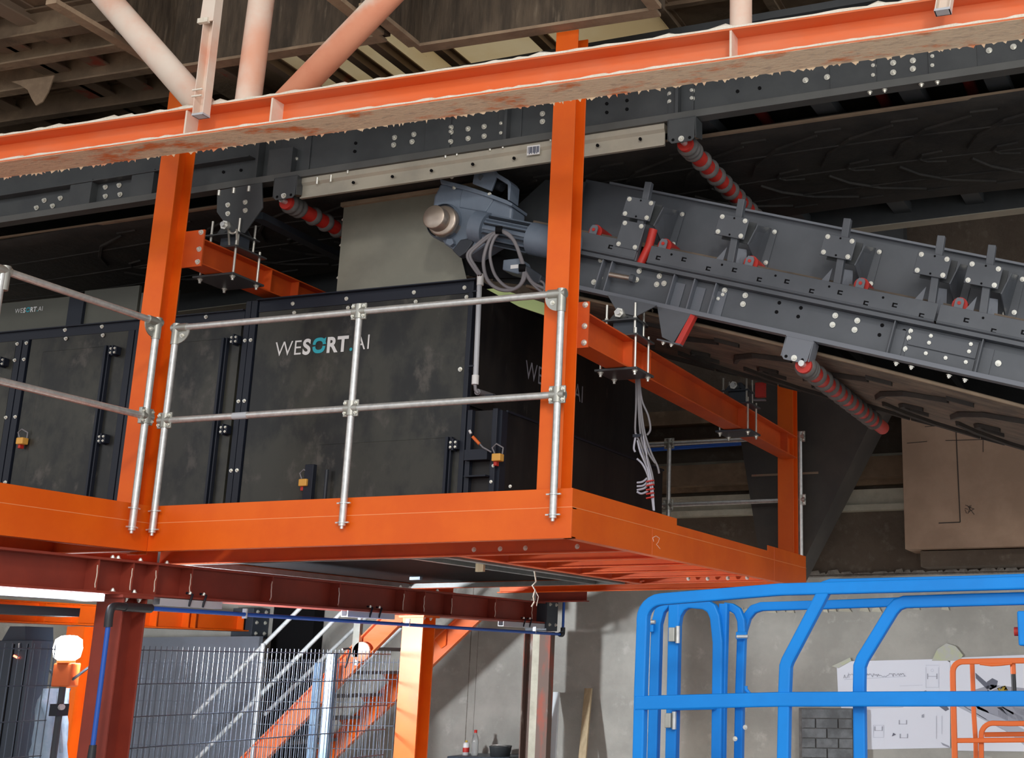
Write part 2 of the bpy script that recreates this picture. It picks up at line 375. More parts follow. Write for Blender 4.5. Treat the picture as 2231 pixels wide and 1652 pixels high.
def hang(px0, py0, px1, py1, label, gusset):
    y = -.96; a, b = P(px0, py0, 'y', y), P(px1, py1, 'y', y); d = (b - a).normalized(); b = b + d*.6
    t = thing('hanging_channel', label, 'channel', a)
    xa = X.copy(); W = .038
    MB().ext([(-W, -.02), (W, -.02), (W, .04), (W - .005, .04), (W - .005, -.015), (-W + .005, -.015), (-W + .005, .04), (-W, .04)], a, b, X, -Y).build('channel', M['truss_white'], t)
    MB().ext([(-W - .001, -.021), (W + .001, -.021), (W + .001, .042), (-W - .001, .042)], a, a + d*.012, X, -Y).build('end_cap', M['pvc'], t)
    if gusset:
        for s, zz in ((0, .16), (0, .12)):
            MB().bar(a + d*zz + V((-.05, -.045, 0)), a + d*zz + V((.02, -.045, 0)), .01, .008).build('clip', M['dust'], t)
        q = a + d*.62
        MB().poly([q + V((-W - .02, -.045, -.02)), q + V((W, -.045, -.02)), q + V((W, -.045, .5)), q + V((-.15, -.045, .5)), q + V((-W - .015, -.045, .14))], (0, 1, 0), .008).build('gusset', M['truss_white'], t)
        MB().box(tuple(q + V((-W - .025, -.06, -.03))), tuple(q + V((W - .03, -.035, .0)))).build('hook', M['dust'], t)
hang(440, 256, 470, 0, 'pale slotted steel channel with gusset hanging in front of dusty beam', True)
hang(2055, 30, 2060, 0, 'short end of pale channel hanging over the right end of dusty beam', False)

# ================================================================== ORANGE FRAME
def column(x, y, z0, z1, label, mt='orange'):
    t = thing('steel_column', label, 'column', (x, y + .076, z0))
    f = .0045
    MB().box((x - .076, y, z0), (x + .076, y + .009, z1)).build('flange', M[mt], t, .0015)
    MB().box((x - .076, y + .143, z0), (x + .076, y + .152, z1)).build('flange', M[mt], t, .0015)
    MB().box((x - .004, y + .009, z0), (x + .004, y + .143, z1)).build('web', M[mt], t)
    return t
cR = column(-.176, .05, 2.47, 5.475, 'bright orange steel column at the near right corner of the platform')
cL = column(-3.14, .05, 2.3, 5.475, 'orange steel column behind the platform inner corner and twin rail posts')
cB = column(-.176, 4.95, 2.47, 4.6, 'orange steel column at the far right corner of the platform')
def beam_y(x, z0, z1, y0, y1, label):
    t = thing('cross_beam', label, 'beam', (x, y0, z0))
    h = z1 - z0
    MB().box((x - .076, y0, z1 - .01), (x + .076, y1, z1)).build('top_flange', M['orange_dull'], t, .0015)
    MB().box((x - .076, y0, z0), (x + .076, y1, z0 + .01)).build('bottom_flange', M['orange_dull'], t, .0015)
    MB().box((x - .004, y0, z0 + .01), (x + .004, y1, z1 - .01)).build('web', M['orange_dull'], t)
    MB().box((x - .09, y0 - .012, z0 - .03), (x + .11, y0, z1 + .05)).build('end_plate', M['orange_dull'], t)
    for z in (z0 + .0, (z0+z1)/2, z1 + .03): bolt(t, (x + .085, y0 - .012, z), (0, -1, 0), .015)
    for yy in ((y1 - .3) if y1 > 3 else 1.2,): 
        MB().box((x, yy, z0 + .01), (x + .07, yy + .008, z1 - .01)).build('stiffener', M['orange_dull'], t)
    for yy in (.98, 1.3, 3.4, 3.7): MB().box((x, yy, z0 + .01), (x + .07, yy + .008, z1 - .01)).build('stiffener', M['orange_dull'], t)
    return t
bR = beam_y(-.14, 3.475, 3.68, .212, 4.95, 'orange beam running back from the near right column under the conveyor bearing stands')
bL = beam_y(-3.02, 4.25, 4.43, .212, 4.95, 'orange beam running back from the inner corner column above the black cabinet')

t = thing('work_platform', 'bright orange steel work platform with toe boards carrying the black sorting cabinet', 'platform', (-1.5, 2.5, 2.3))
DK = 2.473
def chan(a, b, inn, nm='edge_channel', mt='orange'):
    a, b = V(a), V(b); i = V(inn)
    MB().ext([(0, 0), (.06, 0), (.06, .01), (.008, .01), (.008, .163), (.06, .163), (.06, .173), (0, .173)], a, b, i, Z).build(nm, M[mt], t, .0015)
chan((-2.89, 0, 2.3), (0, 0, 2.3), (0, 1, 0)); chan((0, .0085, 2.3), (0, 5.0, 2.3), (-1, 0, 0))
chan((-2.89, -2.8, 2.3), (-2.89, 0, 2.3), (-1, 0, 0)); chan((0, 5.0, 2.3), (-3.1, 5.0, 2.3), (0, -1, 0))
for a, b in (((-2.886, .002, DK), (-.0, .008, 2.58)), ((-2.896, -2.8, DK), (-2.89, 0.008, 2.58)), ((-.008, .008, DK), (-.002, 1.67, 2.58)), ((-.008, 1.67, DK), (-.002, 3.80, 2.535)), ((-.008, 3.80, DK), (-.002, 5.0, 2.58))):
    MB().box(a, b).build('toe_board', M['orange'], t, .0012)
for y in (1.22, 3.98):
    MB().box((-.001, y - .0025, 2.3), (.0012, y + .0025, 2.58 if y > 2 else DK)).build('weld_seam', M['orange_dusty'], t)
mb = MB(); pts = [P(1405, 1185, 'x', .001), P(1398, 1172, 'x', .001), P(1420, 1160, 'x', .001), P(1436, 1170, 'x', .001), P(1432, 1182, 'x', .001), P(1420, 1186, 'x', .001), P(1440, 1196, 'x', .001)]
mb.tube([P(1424, 1180, 'x', .001), P(1422, 1172, 'x', .001), P(1429, 1168, 'x', .001), P(1437, 1173, 'x', .001), P(1434, 1182, 'x', .001), P(1430, 1186, 'x', .001), P(1438, 1196, 'x', .001)], .0022, 5).build('chalk_mark', M['truss_white'], t)
for a, b in (((-2.886, -.0012, 2.471), (0, .002, 2.4755)), ((-2.89, -2.8, 2.471), (-2.8885, .0, 2.4755)), ((-.001, .0, 2.471), (.0012, 5.0, 2.4755))):
    MB().box(a, b).build('weld_line', M['weld_highlight'], t)
MB().box((-.008, .0005, DK - .003), (-.0005, .009, 2.58)).build('corner_bar', M['orange'], t)
# deck plates, leaving the opening of the cabinet
for i, (x0, x1, y0, y1) in enumerate(((-2.88, -1.9, .06, .95), (-1.9, -.95, .06, .95), (-.95, -.06, .06, .95), (-1.26, -.06, .95, 2.5), (-1.26, -.06, 2.5, 4.0), (-2.6, -1.3, 4.0, 4.95), (-1.3, -.06, 4.0, 4.95), (-4.2, -2.95, -1.4, .9), (-4.2, -2.95, -2.8, -1.4), (-5.4, -4.2, -2.8, .9), (-3.5, -2.6, 4.0, 4.95))):
    MB().box((x0 + .002, y0 + .002, 2.462), (x1 - .002, y1 - .002, 2.47)).build('deck_plate', M['orange_dull'], t)
def joist(a, b, h=.16, mt='orange_dull', w=.06):
    MB().hsec(V(a) + Z*h/2, V(b) + Z*h/2, (0, 0, 1), w, h, .009, .007).build('joist', M[mt], t, .0015)
joist((-3.6, .93, 2.3), (-.06, .93, 2.3)); joist((-3.6, 4.06, 2.3), (-.06, 4.06, 2.3)); joist((-1.235, .97, 2.3), (-1.235, 4.02, 2.3))
for y in (1.55, 2.15, 2.75, 3.35): joist((-1.20, y, 2.302), (-.06, y, 2.302), .158, w=.045)
for y in (4.3, 4.65): joist((-2.9, y, 2.34), (-.06, y, 2.34), .12)
for x in (-2.2, -1.5, -.8): joist((x, .06, 2.4), (x, .93, 2.4), .06, w=.04)
joist((-2.95, -.02, 2.3), (-5.4, -.02, 2.3)); joist((-3.6, -2.8, 2.3), (-3.6, .9, 2.3)); joist((-2.95, -1.3, 2.34), (-5.4, -1.3, 2.34), .12)
joist((-3.56, 1, 2.3), (-3.56, 4.9, 2.3))
for px, py in ((1033, 1200), (1090, 1199), (1145, 1198), (1258, 1193)):
    q = P(px, py, 'y', .93); bolt(t, (q.x, .93, max(q.z, 2.34)), (0, -1, 0), .013)
for px, py in ((1500, 1261), (1542, 1261), (1586, 1260), (1628, 1259)):
    q = P(px, py, 'y', 4.0); bolt(t, (q.x, 4.0, q.z), (0, -1, 0), .014)

q = P(1163, 1258, 'x', -1.39); q.z = 2.315
tw = thing('twine', 'frayed pale twine hanging from the underside of the platform', 'twine', q)
qs = [P(a, b, 'y', q.y) for a, b in ((1163, 1258), (1168, 1268), (1160, 1276), (1166, 1286), (1162, 1300), (1164, 1312), (1158, 1322))]
MB().tube([q + V((0, 0, .0))] + qs[1:], .006, 6).build('strand', M['dust'], tw); MB().tube([qs[3], qs[3] + V((.03, 0, -.05)), qs[5] + V((.02, 0, -.03))], .003, 5).build('strand', M['dust'], tw)
# lower red beam, its columns
t = thing('support_beam', 'dark red steel beam with stiffeners running back under the platform', 'beam', (-3, 1.5, 2.03))
MB().box((-3.1, -2.8, 2.03), (-2.9, 5.6, 2.045)).build('bottom_flange', M['red_oxide'], t, .002)
MB().box((-3.1, -2.8, 2.225), (-2.9, 5.6, 2.24)).build('top_flange', M['red_oxide'], t, .002)
MB().box((-3.005, -2.8, 2.045), (-2.995, 5.6, 2.225)).build('web', M['red_oxide'], t)
for px in (205, 282, 335, 412, 590, 738, 880, 925, 985, 1080, 1160):
    y = P(px, 1290, 'x', -2.92).y
    MB().box((-2.995, y - .006, 2.045), (-2.91, y + .006, 2.225)).build('stiffener', M['red_oxide'], t)
    MB().tube([(-2.912 + random.uniform(-.004, .004), y - .008, 2.06 + k*.022) for k in range(7)], .0035, 5).build('weld_bead', M['truss_dusty'], t)
for px, py in ((254, 1227), (266, 1228), (314, 1235), (372, 1239), (880, 1290), (900, 1292), (960, 1300), (1165, 1312), (255, 1291), (302, 1292)):
    q = P(px, py, 'x', -2.895); bolt(t, (-2.93, q.y, 2.24 if py < 1285 or px > 400 else 2.046), (0, 0, 1), .014)
MB().box((-3.12, 5.6, 1.96), (-2.88, 5.85, 2.26)).build('end_bracket', M['slate'], t, .003)
for dz in (.05, .25):
    for dy in (.06, .2): bolt(t, (-2.88, 5.6 + dy, 1.97 + dz), (1, 0, 0), .014)
def lower_col(y, label, mt):
    t = thing('under_column', label, 'column', (-3, y + .1, 0))
    MB().box((-3.1, y, 0), (-2.9, y + .012, 2.012)).build('flange', M[mt], t, .0015)
    MB().box((-3.1, y + .188, 0), (-2.9, y + .2, 2.012)).build('flange', M[mt], t, .0015)
    MB().box((-3.005, y + .012, 0), (-2.995, y + .188, 2.012)).build('web', M[mt], t)
    MB().box((-3.12, y - .03, 2.012), (-2.88, y + .23, 2.03)).build('head_plate', M[mt], t)
    for s in (-1, 1):
        for d in (.045, .155): bolt(t, (-3 + s*.075, y + d, 2.012), (0, 0, -1), .015)
    return t
lower_col(-.13, 'dark red column under the beam, nearest, with the blue pipe in front', 'red_oxide')
lower_col(3.3, 'orange column farther back under the red beam, at the end of the mesh fence', 'orange')
q = P(1278, 1311, 'y', 5.35)
tag(MB().hsec((-2.88, 5.35, q.z + .055), (q.x, 5.35, q.z + .055), (0, 0, 1), .12, .11, .01, .01).build('rear_cross_beam', M['red_oxide']), 'short dark red beam stub under the rear edge of the platform', 'beam')
# second orange beam far left
t = thing('far_beam', 'bright orange steel beam behind the mesh fence, ending at a dark bolted plate', 'beam', (-7, 2.5, 2.0))
MB().hsec((-7, -3, 2.1), (-7, 6.2, 2.1), (0, 0, 1), .2, .2, .014, .01).build('beam', M['orange'], t, .002)
for px in (95, 170, 340, 410, 425, 530):
    y = P(px, 1350, 'x', -6.92).y; MB().box((-6.995, y - .006, 2.014), (-6.91, y + .006, 2.186)).build('stiffener', M['orange'], t)
MB().box((-7.14, 6.2, 1.93), (-6.86, 6.49, 2.26)).build('end_bracket', M['slate'], t, .003)
for dz in (.04, .16, .28):
    for dy in (.07, .22): bolt(t, (-6.86, 6.2 + dy, 1.94 + dz), (1, 0, 0), .018)
q = P(165, 1500, 'x', -6.9)
t = thing('far_column', 'bright orange column behind the work lamp under the far orange beam', 'column', (-7, q.y, 0))
MB().box((-7.1, q.y, 0), (-6.9, q.y + .012, 1.99)).build('flange', M['orange'], t)
MB().box((-7.1, q.y + .19, 0), (-6.9, q.y + .2, 1.99)).build('flange', M['orange'], t)
MB().box((-7.005, q.y + .012, 0), (-6.995, q.y + .19, 1.99)).build('web', M['orange'], t)

# ================================================================== GUARD RAILS
R0 = .0213
def clampT(t, p, ax, vertical=True):
    p = V(p); a = V(ax)
    cl = MB().cyl(p - Z*.045, p + Z*.045, R0 + .009, 16).cyl(p - a*.045, p + a*.045, R0 + .008, 16).build('clamp', M['galv_dull'], t)
    n = a.cross(Z); n = n if n.y < 0 or n.x > .5 else -n
    for dz in (-.03, .03):
        MB().box(tuple(p + V((-.052, -.012, dz - .022)) if abs(a.x) > .5 else p + V((-.012, -.052, dz - .022))), tuple(p + V((.052, .004, dz + .022)) if abs(a.x) > .5 else p + V((.012, .052, dz + .022)))).build('clamp_lug', M['galv_dull'], cl, .004)
        for s in (-1, 1): bolt(cl, p + a*(s*.038) + n*.014 + Z*dz, n, .009)
def elbow(t, p, ax):
    p = V(p); a = V(ax)
    n = a.cross(Z); n = n if n.y < 0 or n.x > .5 else -n
    MB().cyl(p - a*.028, p + a*.085, R0 + .006, 16).cyl(p - Z*.11, p + Z*.028, R0 + .006, 16).build('elbow_fitting', M['galv_dull'], t)
    pts = [p + a*.02 - Z*.02 - n*.004] + [p + a*(.02 + .085*math.cos(k*math.pi/16)) - Z*(.02 + .085*math.sin(k*math.pi/16)) - n*.004 for k in range(9)]
    MB().poly(pts, n, .008).build('corner_plate', M['galv_dull'], t)
    bolt(t, p + a*.055 - Z*.055 + n*.004, n, .012)
def post(t, x, y, z0, z1, n):
    MB().cyl((x, y, z0), (x, y, z1), R0, 16).build('post', M['galv'], t)
    MB().cyl((x, y, z0 - .018), (x, y, z0), R0*.5, 12).build('post_foot', M['galv'], t)
    for z in (z0 + .015, z0 + .13):
        MB().cyl((x, y, z), (x, y, z + .008), R0 + .006, 14).bar((x - .045*abs(n[1]), y - .045*abs(n[0]), z + .004), (x + .045*abs(n[1]), y + .045*abs(n[0]), z + .004), .012, .008).build('u_bolt', M['galv'], t)
zt, zm, z0 = 3.722, 3.115, 2.41
t = thing('guard_rail', 'galvanised pipe guard rail along the front edge of the orange platform', 'railing', (-1.45, -.035, z0))
yr = -.035
for x in (-2.835, -1.47, -.10): post(t, x, yr, z0, zt - .02, (0, -1, 0))
MB().cyl((-2.84, yr, zt), (-.10, yr, zt), R0, 16).build('top_rail', M['galv'], t)
MB().cyl((-2.84, yr, zm), (-.10, yr, zm), R0, 16).build('mid_rail', M['galv'], t)
elbow(t, (-2.835, yr, zt), (1, 0, 0)); elbow(t, (-.10, yr, zt), (-1, 0, 0))
for x in (-2.835, -1.47, -.10): clampT(t, (x, yr, zm), (1, 0, 0))
clampT(t, (-1.47, yr, zt), (1, 0, 0))
q = P(510, 908, 'y', yr); MB().cyl((q.x - .005, yr, zm), (q.x + .1, yr, zm), R0 + .001, 16).build('sticker', M['pvc'], t)
t = thing('guard_rail', 'galvanised pipe guard rail on the left, running towards the viewer', 'railing', (-2.855, -1.2, z0))
xr = -2.845; yl = P(286, 1160, 'x', xr).y; yp = P(10, 605, 'x', xr).y
post(t, xr, yl, z0, zt - .02, (1, 0, 0)); post(t, xr, yp - .02, z0, zt - .02, (1, 0, 0)); post(t, xr, yp - 1.1, z0, zt - .02, (1, 0, 0))
MB().cyl((xr, yl, zt), (xr, yp - 1.1, zt), R0, 16).build('top_rail', M['galv'], t)
MB().cyl((xr, yl, zm), (xr, yp - 1.1, zm), R0, 16).build('mid_rail', M['galv'], t)
elbow(t, (xr, yl, zt), (0, -1, 0)); clampT(t, (xr, yl, zm), (0, 1, 0)); elbow(t, (xr, yp, zt), (0, -1, 0)); clampT(t, (xr, yp, zm), (0, 1, 0))
t = thing('guard_rail', 'thin galvanised rail along the back edge of the platform', 'railing', (-.7, 5.14, z0))
y = 5.14; xa = P(1457, 1050, 'y', y).x; xb = P(1744, 1080, 'y', y).x
for x in (xa, xb): post(t, x, y, z0, zt - .02, (0, -1, 0))
for z, nm in ((zt - .01, 'top_rail'), (zm, 'mid_rail')): MB().cyl((-2.5, y, z), (xb, y, z), R0, 12).build(nm, M['galv'], t)
for z in (zt - .01, zm): clampT(t, (xb, y, z), (1, 0, 0)); clampT(t, (xa, y, z), (1, 0, 0))

# ================================================================== SORTING CABINET
YM, XR, ZT = 1.0, -1.275, 4.2
def fx(px, py=900): return P(px, py, 'y', YM).x
def fz(px, py): return P(px, py, 'y', YM).z
t = thing('sorting_machine', 'large black panelled sorting cabinet with white lettering standing on the platform', 'machine', (-3, 2.5, 2.32))
MB().box((XR - 1.9, YM + .03, 2.36), (XR - .02, 4.0, ZT - .03)).build('body', M['panel_side'], t)
MB().box((-6.6, YM + .03, 2.5), (XR - 1.9, 4.0, ZT - .05)).build('body', M['panel_side'], t)
def panel(x0, x1, z0=2.36, z1=ZT - .135, m='panel'): return MB().box((x0, YM, z0), (x1, YM + .028, z1)).build('front_panel', M[m], t, .002)
px_ = [-6.3, -5.19, -4.13, -3.1, XR]
panel(-6.25, -5.27, 2.48); panel(-5.12, -4.19, 2.48); panel(-4.07, -3.18, 2.48); panel(-3.04, XR - .03, 2.36, ZT - .09)
for x in (-5.195, -4.13):
    MB().box((x - .06, YM - .012, 2.36), (x - .005, YM + .03, ZT - .14)).box((x + .005, YM - .012, 2.36), (x + .06, YM + .03, ZT - .14)).build('frame_post', M['panel_frame'], t, .002)
MB().box((-3.15, YM - .014, 2.36), (-3.105, YM + .03, ZT)).box((-3.1, YM - .014, 2.36), (-3.05, YM + .03, ZT)).build('frame_post', M['panel_frame'], t, .002)
MB().box((XR - .035, YM - .014, 2.36), (XR, YM + .03, ZT)).build('frame_post', M['panel_frame'], t, .002)
MB().box((-6.3, YM - .03, ZT - .07), (-3.16, YM + .03, ZT - .062)).box((-6.3, YM - .004, ZT - .14), (-3.16, YM + .03, ZT - .07)).build('top_flange', M['panel_frame'], t)
MB().box((-3.04, YM - .045, ZT - .008), (XR, YM + .03, ZT)).box((-3.04, YM - .004, ZT - .09), (XR - .035, YM + .03, ZT - .008)).build('top_flange', M['panel_frame'], t)
for x in (-5.24, -5.15, -3.125, -3.075):
    for z in (2.62, 2.95, 3.45, 3.9, 4.03): bolt(t, (x, YM - .014, z), (0, -1, 0), .011)
for x in (-4.8, -4.45, -3.85, -3.5, -2.75, -2.3, -1.75, -1.35):
    for z in (ZT - .05, ZT - .12): bolt(t, (x + (.02 if z < ZT - .1 else 0), YM - .005, z if x > -3.1 else z - .04), (0, -1, 0), .012)
bolt(t, P(1003, 805, 'y', YM - .002), (0, -1, 0), .013)
def door(x0, x1, z0, z1, bar=True):
    MB().box((x0, YM - .012, z0), (x1, YM, z1)).build('door', M['panel'], t, .003)
    if bar: MB().box((x1 - .012, YM - .04, z0), (x1 + .008, YM, z1)).box((x1 + .02, YM - .03, z0), (x1 + .03, YM, z1)).build('door_edge', M['panel_frame'], t)
door(-4.98, -4.36, 2.5, 3.95); door(-4.0, -3.30, 2.5, 3.93); door(-2.43, -1.395, 2.45, 3.10)
def hinge(px, py):
    q = P(px, py, 'y', YM - .03)
    hg = MB().box((q.x - .032, YM - .05, q.z - .03), (q.x + .032, YM, q.z + .03)).box((q.x - .006, YM - .06, q.z - .04), (q.x + .006, YM, q.z + .04)).build('hinge', M['panel_frame'], t, .002)
    for dx in (-.018, .018):
        for dz in (-.016, .016): bolt(hg, (q.x + dx, YM - .05, q.z + dz), (0, -1, 0), .007)
for p in ((250, 765), (225, 957), (513, 741), (490, 937), (990, 970), (6, 790)): hinge(*p)
def lockbox(px, py, x=None):
    q = P(px, py, 'y', YM - .05)
    lk = MB().box((q.x - .032, YM - .07, q.z - .022), (q.x + .032, YM - .012, q.z + .028)).build('lock_sensor', M['lock'], t, .006)
    MB().box((q.x - .026, YM - .05, q.z - .05), (q.x - .004, YM - .012, q.z - .022)).build('lock_tongue', M['red'], lk, .003)
    MB().tube([q + V((-.02, 0, .03)), q + V((-.04, 0, .07)), q + V((-.01, 0, .095)), q + V((.03, .02, .07)), q + V((.02, .03, .02))], .006, 6).build('lead', M['cable'], lk)
lockbox(46, 962); lockbox(662, 1053)
MB().box((fx(690) - .02, YM - .05, 2.62), (fx(690) + .05, YM, 2.96)).build('latch_bar', M['panel_frame'], t, .003)
q = P(712, 1030, 'y', YM - .05); MB().cyl(q + Z*.02, q - Z*.25, .012, 8).build('latch_rod', M['motor_dark'], t)
# right return and lower bays
MB().box((XR - .01, YM + .03, 3.32), (XR + .004, 4.02, ZT - .02)).build('side_panel', M['panel_side'], t)
MB().box((XR - .01, YM + .03, 2.48), (XR + .24, 4.02, 3.28)).build('side_bay', M['panel_side'], t, .004)
MB().box((XR + .18, YM + .02, 2.48), (XR + .255, YM + .1, 3.27)).box((XR + .24, YM + .1, 3.27), (XR + .255, 4.02, 3.285)).build('bay_frame', M['panel_frame'], t)
MB().box((XR + .01, YM - .012, 2.48), (XR + .045, YM + .04, 3.28)).box((XR + .20, YM - .012, 2.48), (XR + .235, YM + .04, 3.28)).build('bay_frame', M['panel_frame'], t, .002)
MB().box((XR - .03, YM - .05, ZT - .01), (XR + .03, 4.02, ZT)).build('side_flange', M['panel_frame'], t)
MB().box((XR + .03, YM - .06, 2.93), (XR + .2, YM + .03, 3.0)).build('bracket', M['panel_frame'], t); MB().box((XR + .03, YM - .05, 2.82), (XR + .19, YM + .03, 2.83)).build('bracket', M['panel_frame'], t)
lockbox(1083, 998)
MB().tube([P(1070, 985, 'y', .93), P(1052, 975, 'y', .93), P(1043, 965, 'y', .93)], .006, 6).build('lead', M['cable'], t)
MB().tube([P(1045, 968, 'y', .93), P(1030, 952, 'y', .93)], .011, 8).build('plug', M['lift_orange'], t); MB().tube([P(1026, 945, 'y', .93), P(1023, 938, 'y', .93)], .009, 8).build('plug_tip', M['white'], t)
for p in ((1070, 1050), (1112, 1060), (1075, 1015)): bolt(t, P(*p, 'y', YM - .01), (0, -1, 0), .009)
# underside rim and hopper
MB().box((-3.52, 1.0, 2.30), (-1.36, 1.04, 2.34)).box((-3.52, 3.96, 2.30), (-1.36, 4.0, 2.34)).box((-3.52, 1.04, 2.30), (-3.46, 3.96, 2.34)).box((-1.42, 1.04, 2.30), (-1.36, 3.96, 2.34)).build('base_rim', M['tray_dark'], t)
MB().box((-1.66, 1.04, 2.30), (-1.62, 3.96, 2.33)).build('base_bar', M['tray_dark'], t)
q = P(906, 1264, 'z', 2.32); MB().box((q.x - .05, q.y - .02, 2.32), (q.x + .05, q.y + .02, 2.42)).build('under_bracket', M['motor_grey'], t)
q = P(1046, 1246, 'z', 2.25); MB().box((q.x - .03, q.y - .015, 2.25), (q.x + .03, q.y + .015, 2.335)).build('wood_wedge', M['wood'], t)
MB().box((-3.44, 1.06, 2.345), (-1.44, 3.94, 2.352)).build('hopper_shade_sheet', M['black'], t)  # added black sheet, stands in for the dark hollow inside the hopper
# second taller housing behind left
for px0, py0, px1, py1, zb in ((-60, 672, 162, 640, 4.2), (184, 638, 305, 617, 4.2), (308, 640, 388, 628, 4.2)):
    a, b = P(px0, py0, 'y', 1.6), P(px1, py1, 'y', 1.6)
    MB().box((a.x, 1.6, zb - .05), (b.x, 1.63, (a.z + b.z)/2)).build('rear_panel', M['panel_top'], t, .003)
MB().box((P(150, 660, 'y', 1.57).x, 1.57, 4.15), (P(182, 660, 'y', 1.57).x, 1.64, 4.58)).build('rear_post', M['panel_frame'], t)
def logo(x, z, size, place, m_parent, mw='white', mtl='teal', worn=False):
    "WESORT.AI as flat lettering; place(u, v) maps to world"
    dg = bpy.context.evaluated_depsgraph_get(); u = 0
    def glyph(s, off, mt):
        nonlocal u
        cu = bpy.data.curves.new('lettering', 'FONT'); cu.body = s; cu.size = 1; cu.offset = off; cu.extrude = .0; cu.space_character = 1.06
        ob = bpy.data.objects.new('lettering', cu); COL.objects.link(ob); bpy.context.view_layer.update()
        me = bpy.data.meshes.new_from_object(ob.evaluated_get(bpy.context.evaluated_depsgraph_get()))
        xs = [v.co.x for v in me.vertices]
        mb = MB(); mb.add([place(u + (v.co.x - min(xs))*size, v.co.y*size) for v in me.vertices], [tuple(p.vertices) for p in me.polygons])
        mb.build('lettering', M[mt], m_parent)
        u += (max(xs) - min(xs))*size + .09*size
        bpy.data.objects.remove(ob); bpy.data.curves.remove(cu); bpy.data.meshes.remove(me)
    glyph('WE', -.005, mw); glyph('S', .035, mw)
    # ring of two arrows
    c0, r1, r0 = .40, .39, .22; ox = u + r1*size
    for h in (0, 1):
        pts = []
        n = 12; a0 = math.radians(8 + 180*h); a1 = math.radians(172 + 180*h)
        def sq(r, a, e=3.2):
            c, s_ = math.cos(a), math.sin(a); k = (abs(c)**e + abs(s_)**e) ** (-1/e); return (ox + r*.95*k*c*size, (c0*.9 + r*.95*k*s_)*size)
        O_ = [sq(r1, a0 + (a1 - a0)*i/n, 2.6) for i in range(n+1)]; I_ = [sq(r0, a0 + (a1 - a0)*i/n, 2.6) for i in range(n+1)]
        if h == 0: O_[0] = (O_[0][0] + .04*size, O_[0][1]); O_[2] = (ox + r1*.98*size, (c0*.9 + r1*.95)*size)
        mb = MB(); mb.add([place(*p) for p in O_ + I_], [(i, i+1, n+2+i, n+1+i) for i in range(n)]); mb.build('logo_ring', M[mtl], m_parent)
    u += 2*r1*size + .08*size
    glyph('RT', .035, mw); glyph('.', .02, mtl); u -= .02*size; glyph('AI', -.005, mw)
    return u
a = P(598, 777, 'y', YM - .003)
logo(a.x, a.z, .155, lambda u, v: V((a.x + u*.93, YM - .0035, a.z + v)), t)
a2 = P(32, 683, 'y', 1.597)
logo(a2.x, a2.z, .058, lambda u, v: V((a2.x + u*.93, 1.597, a2.z + v)), t)
logo(0, 0, .2, lambda u, v: V((XR + .006, 1.80 + u*.93, 3.72 + v - .05)), t, 'ink_grey', 'ink_grey')
# conduit on the corner
t = thing('cable_conduit', 'light grey plastic conduit on the right front corner of the black cabinet', 'conduit', P(1036, 835, 'y', .95))
MB().cyl(P(1045, 612, 'y', .95), P(1036, 830, 'y', .95), .018, 14).build('pipe', M['pvc'], t)
for a, b in (((1047, 598), (1046, 622)), ((1036, 818), (1035, 838))): MB().cyl(P(*a, 'y', .95), P(*b, 'y', .95), .024, 14).build('sleeve', M['white'], t)
MB().tube([P(1035, 838, 'y', .95), P(1036, 850, 'y', .95), P(1042, 857, 'y', .96)], .012).build('flex', M['cable'], t)
MB().cyl(P(1040, 854, 'y', .96), P(1075, 865, 'y', 1.25), .022, 12).build('pipe', M['cable'], t)
for p in ((1041, 635), (1033, 798), (1071, 862)): MB().bar(P(*p, 'y', .95) - X*.04, P(*p, 'y', .95) + X*.02, .03, .012).build('clip', M['panel_frame'], t)

# hood sheet above cabinet
t = thing('chute_hood', 'galvanised sheet hood standing on the black cabinet behind the gear motor', 'hood', (-2, 2, 4.2))
x0 = P(745, 500, 'y', 1.09).x; x1 = P(1015, 520, 'y', 1.09).x; zt_ = P(748, 432, 'y', 1.09).z - .065; zt2 = P(950, 397, 'y', 1.09).z - .065
MB().poly([(x0, 1.09, 4.2), (x1 + .04, 1.09, 4.2), (x1 - .04, 1.09, 4.45), (x1 + .2, 1.09, zt2), (x0, 1.09, zt_)], (0, 1, 0), .004).build('front_sheet', M['hood_sheet'], t)
MB().bar((x0 - .01, 1.075, zt_ + .005), (x1 + .2, 1.075, zt2 + .005), .03, .03).build('edge_trim', M['belt_edge'], t)
for z in (4.35, 4.6, 4.8): bolt(t, (x0 - .0, 1.1, z), (-1, 0, 0), .01)

# ================================================================== UPPER CONVEYOR
def zc(x): return 5.03 + .0245*(x)
SL = V((1, 0, .0245)).normalized()
t = thing('upper_conveyor', 'dark grey upper belt conveyor with bolted girder running across behind the columns', 'conveyor', (0, 1.8, 5.0))
def gx(x, dy, dz): return V((x, .6 + dy, zc(x) + dz))
XA, XB = -7.5, 5.0
G = lambda prof, nm, m='frame_grey', xa=XA, xb=XB, y0=0: MB().ext(prof, gx(xa, y0, 0), gx(xb, y0, 0), Y, Z).build(nm, M[m], t, .002)
G([(0, -.01), (.09, -.01), (.09, 0), (.012, 0), (.012, .04), (0, .04)], 'bottom_flange', 'lip_highlight')
G([(.075, 0), (.085, 0), (.085, .62), (.075, .62)], 'girder_web')
G([(0, .215), (.075, .215), (.075, .225), (0, .225)], 'middle_flange', xa=XA, xb=-2.95)
G([(0, .60), (.09, .60), (.09, .65), (0, .65)], 'top_rail')
G([(2.5, -.02), (2.62, -.02), (2.62, .62), (2.5, .62)], 'far_girder')
MB().ext([(2.49, -.03), (2.62, -.03), (2.62, -.022), (2.49, -.022)], gx(XA, 0, 0), gx(XB, 0, 0), Y, Z).build('far_flange', M['tray'], t)
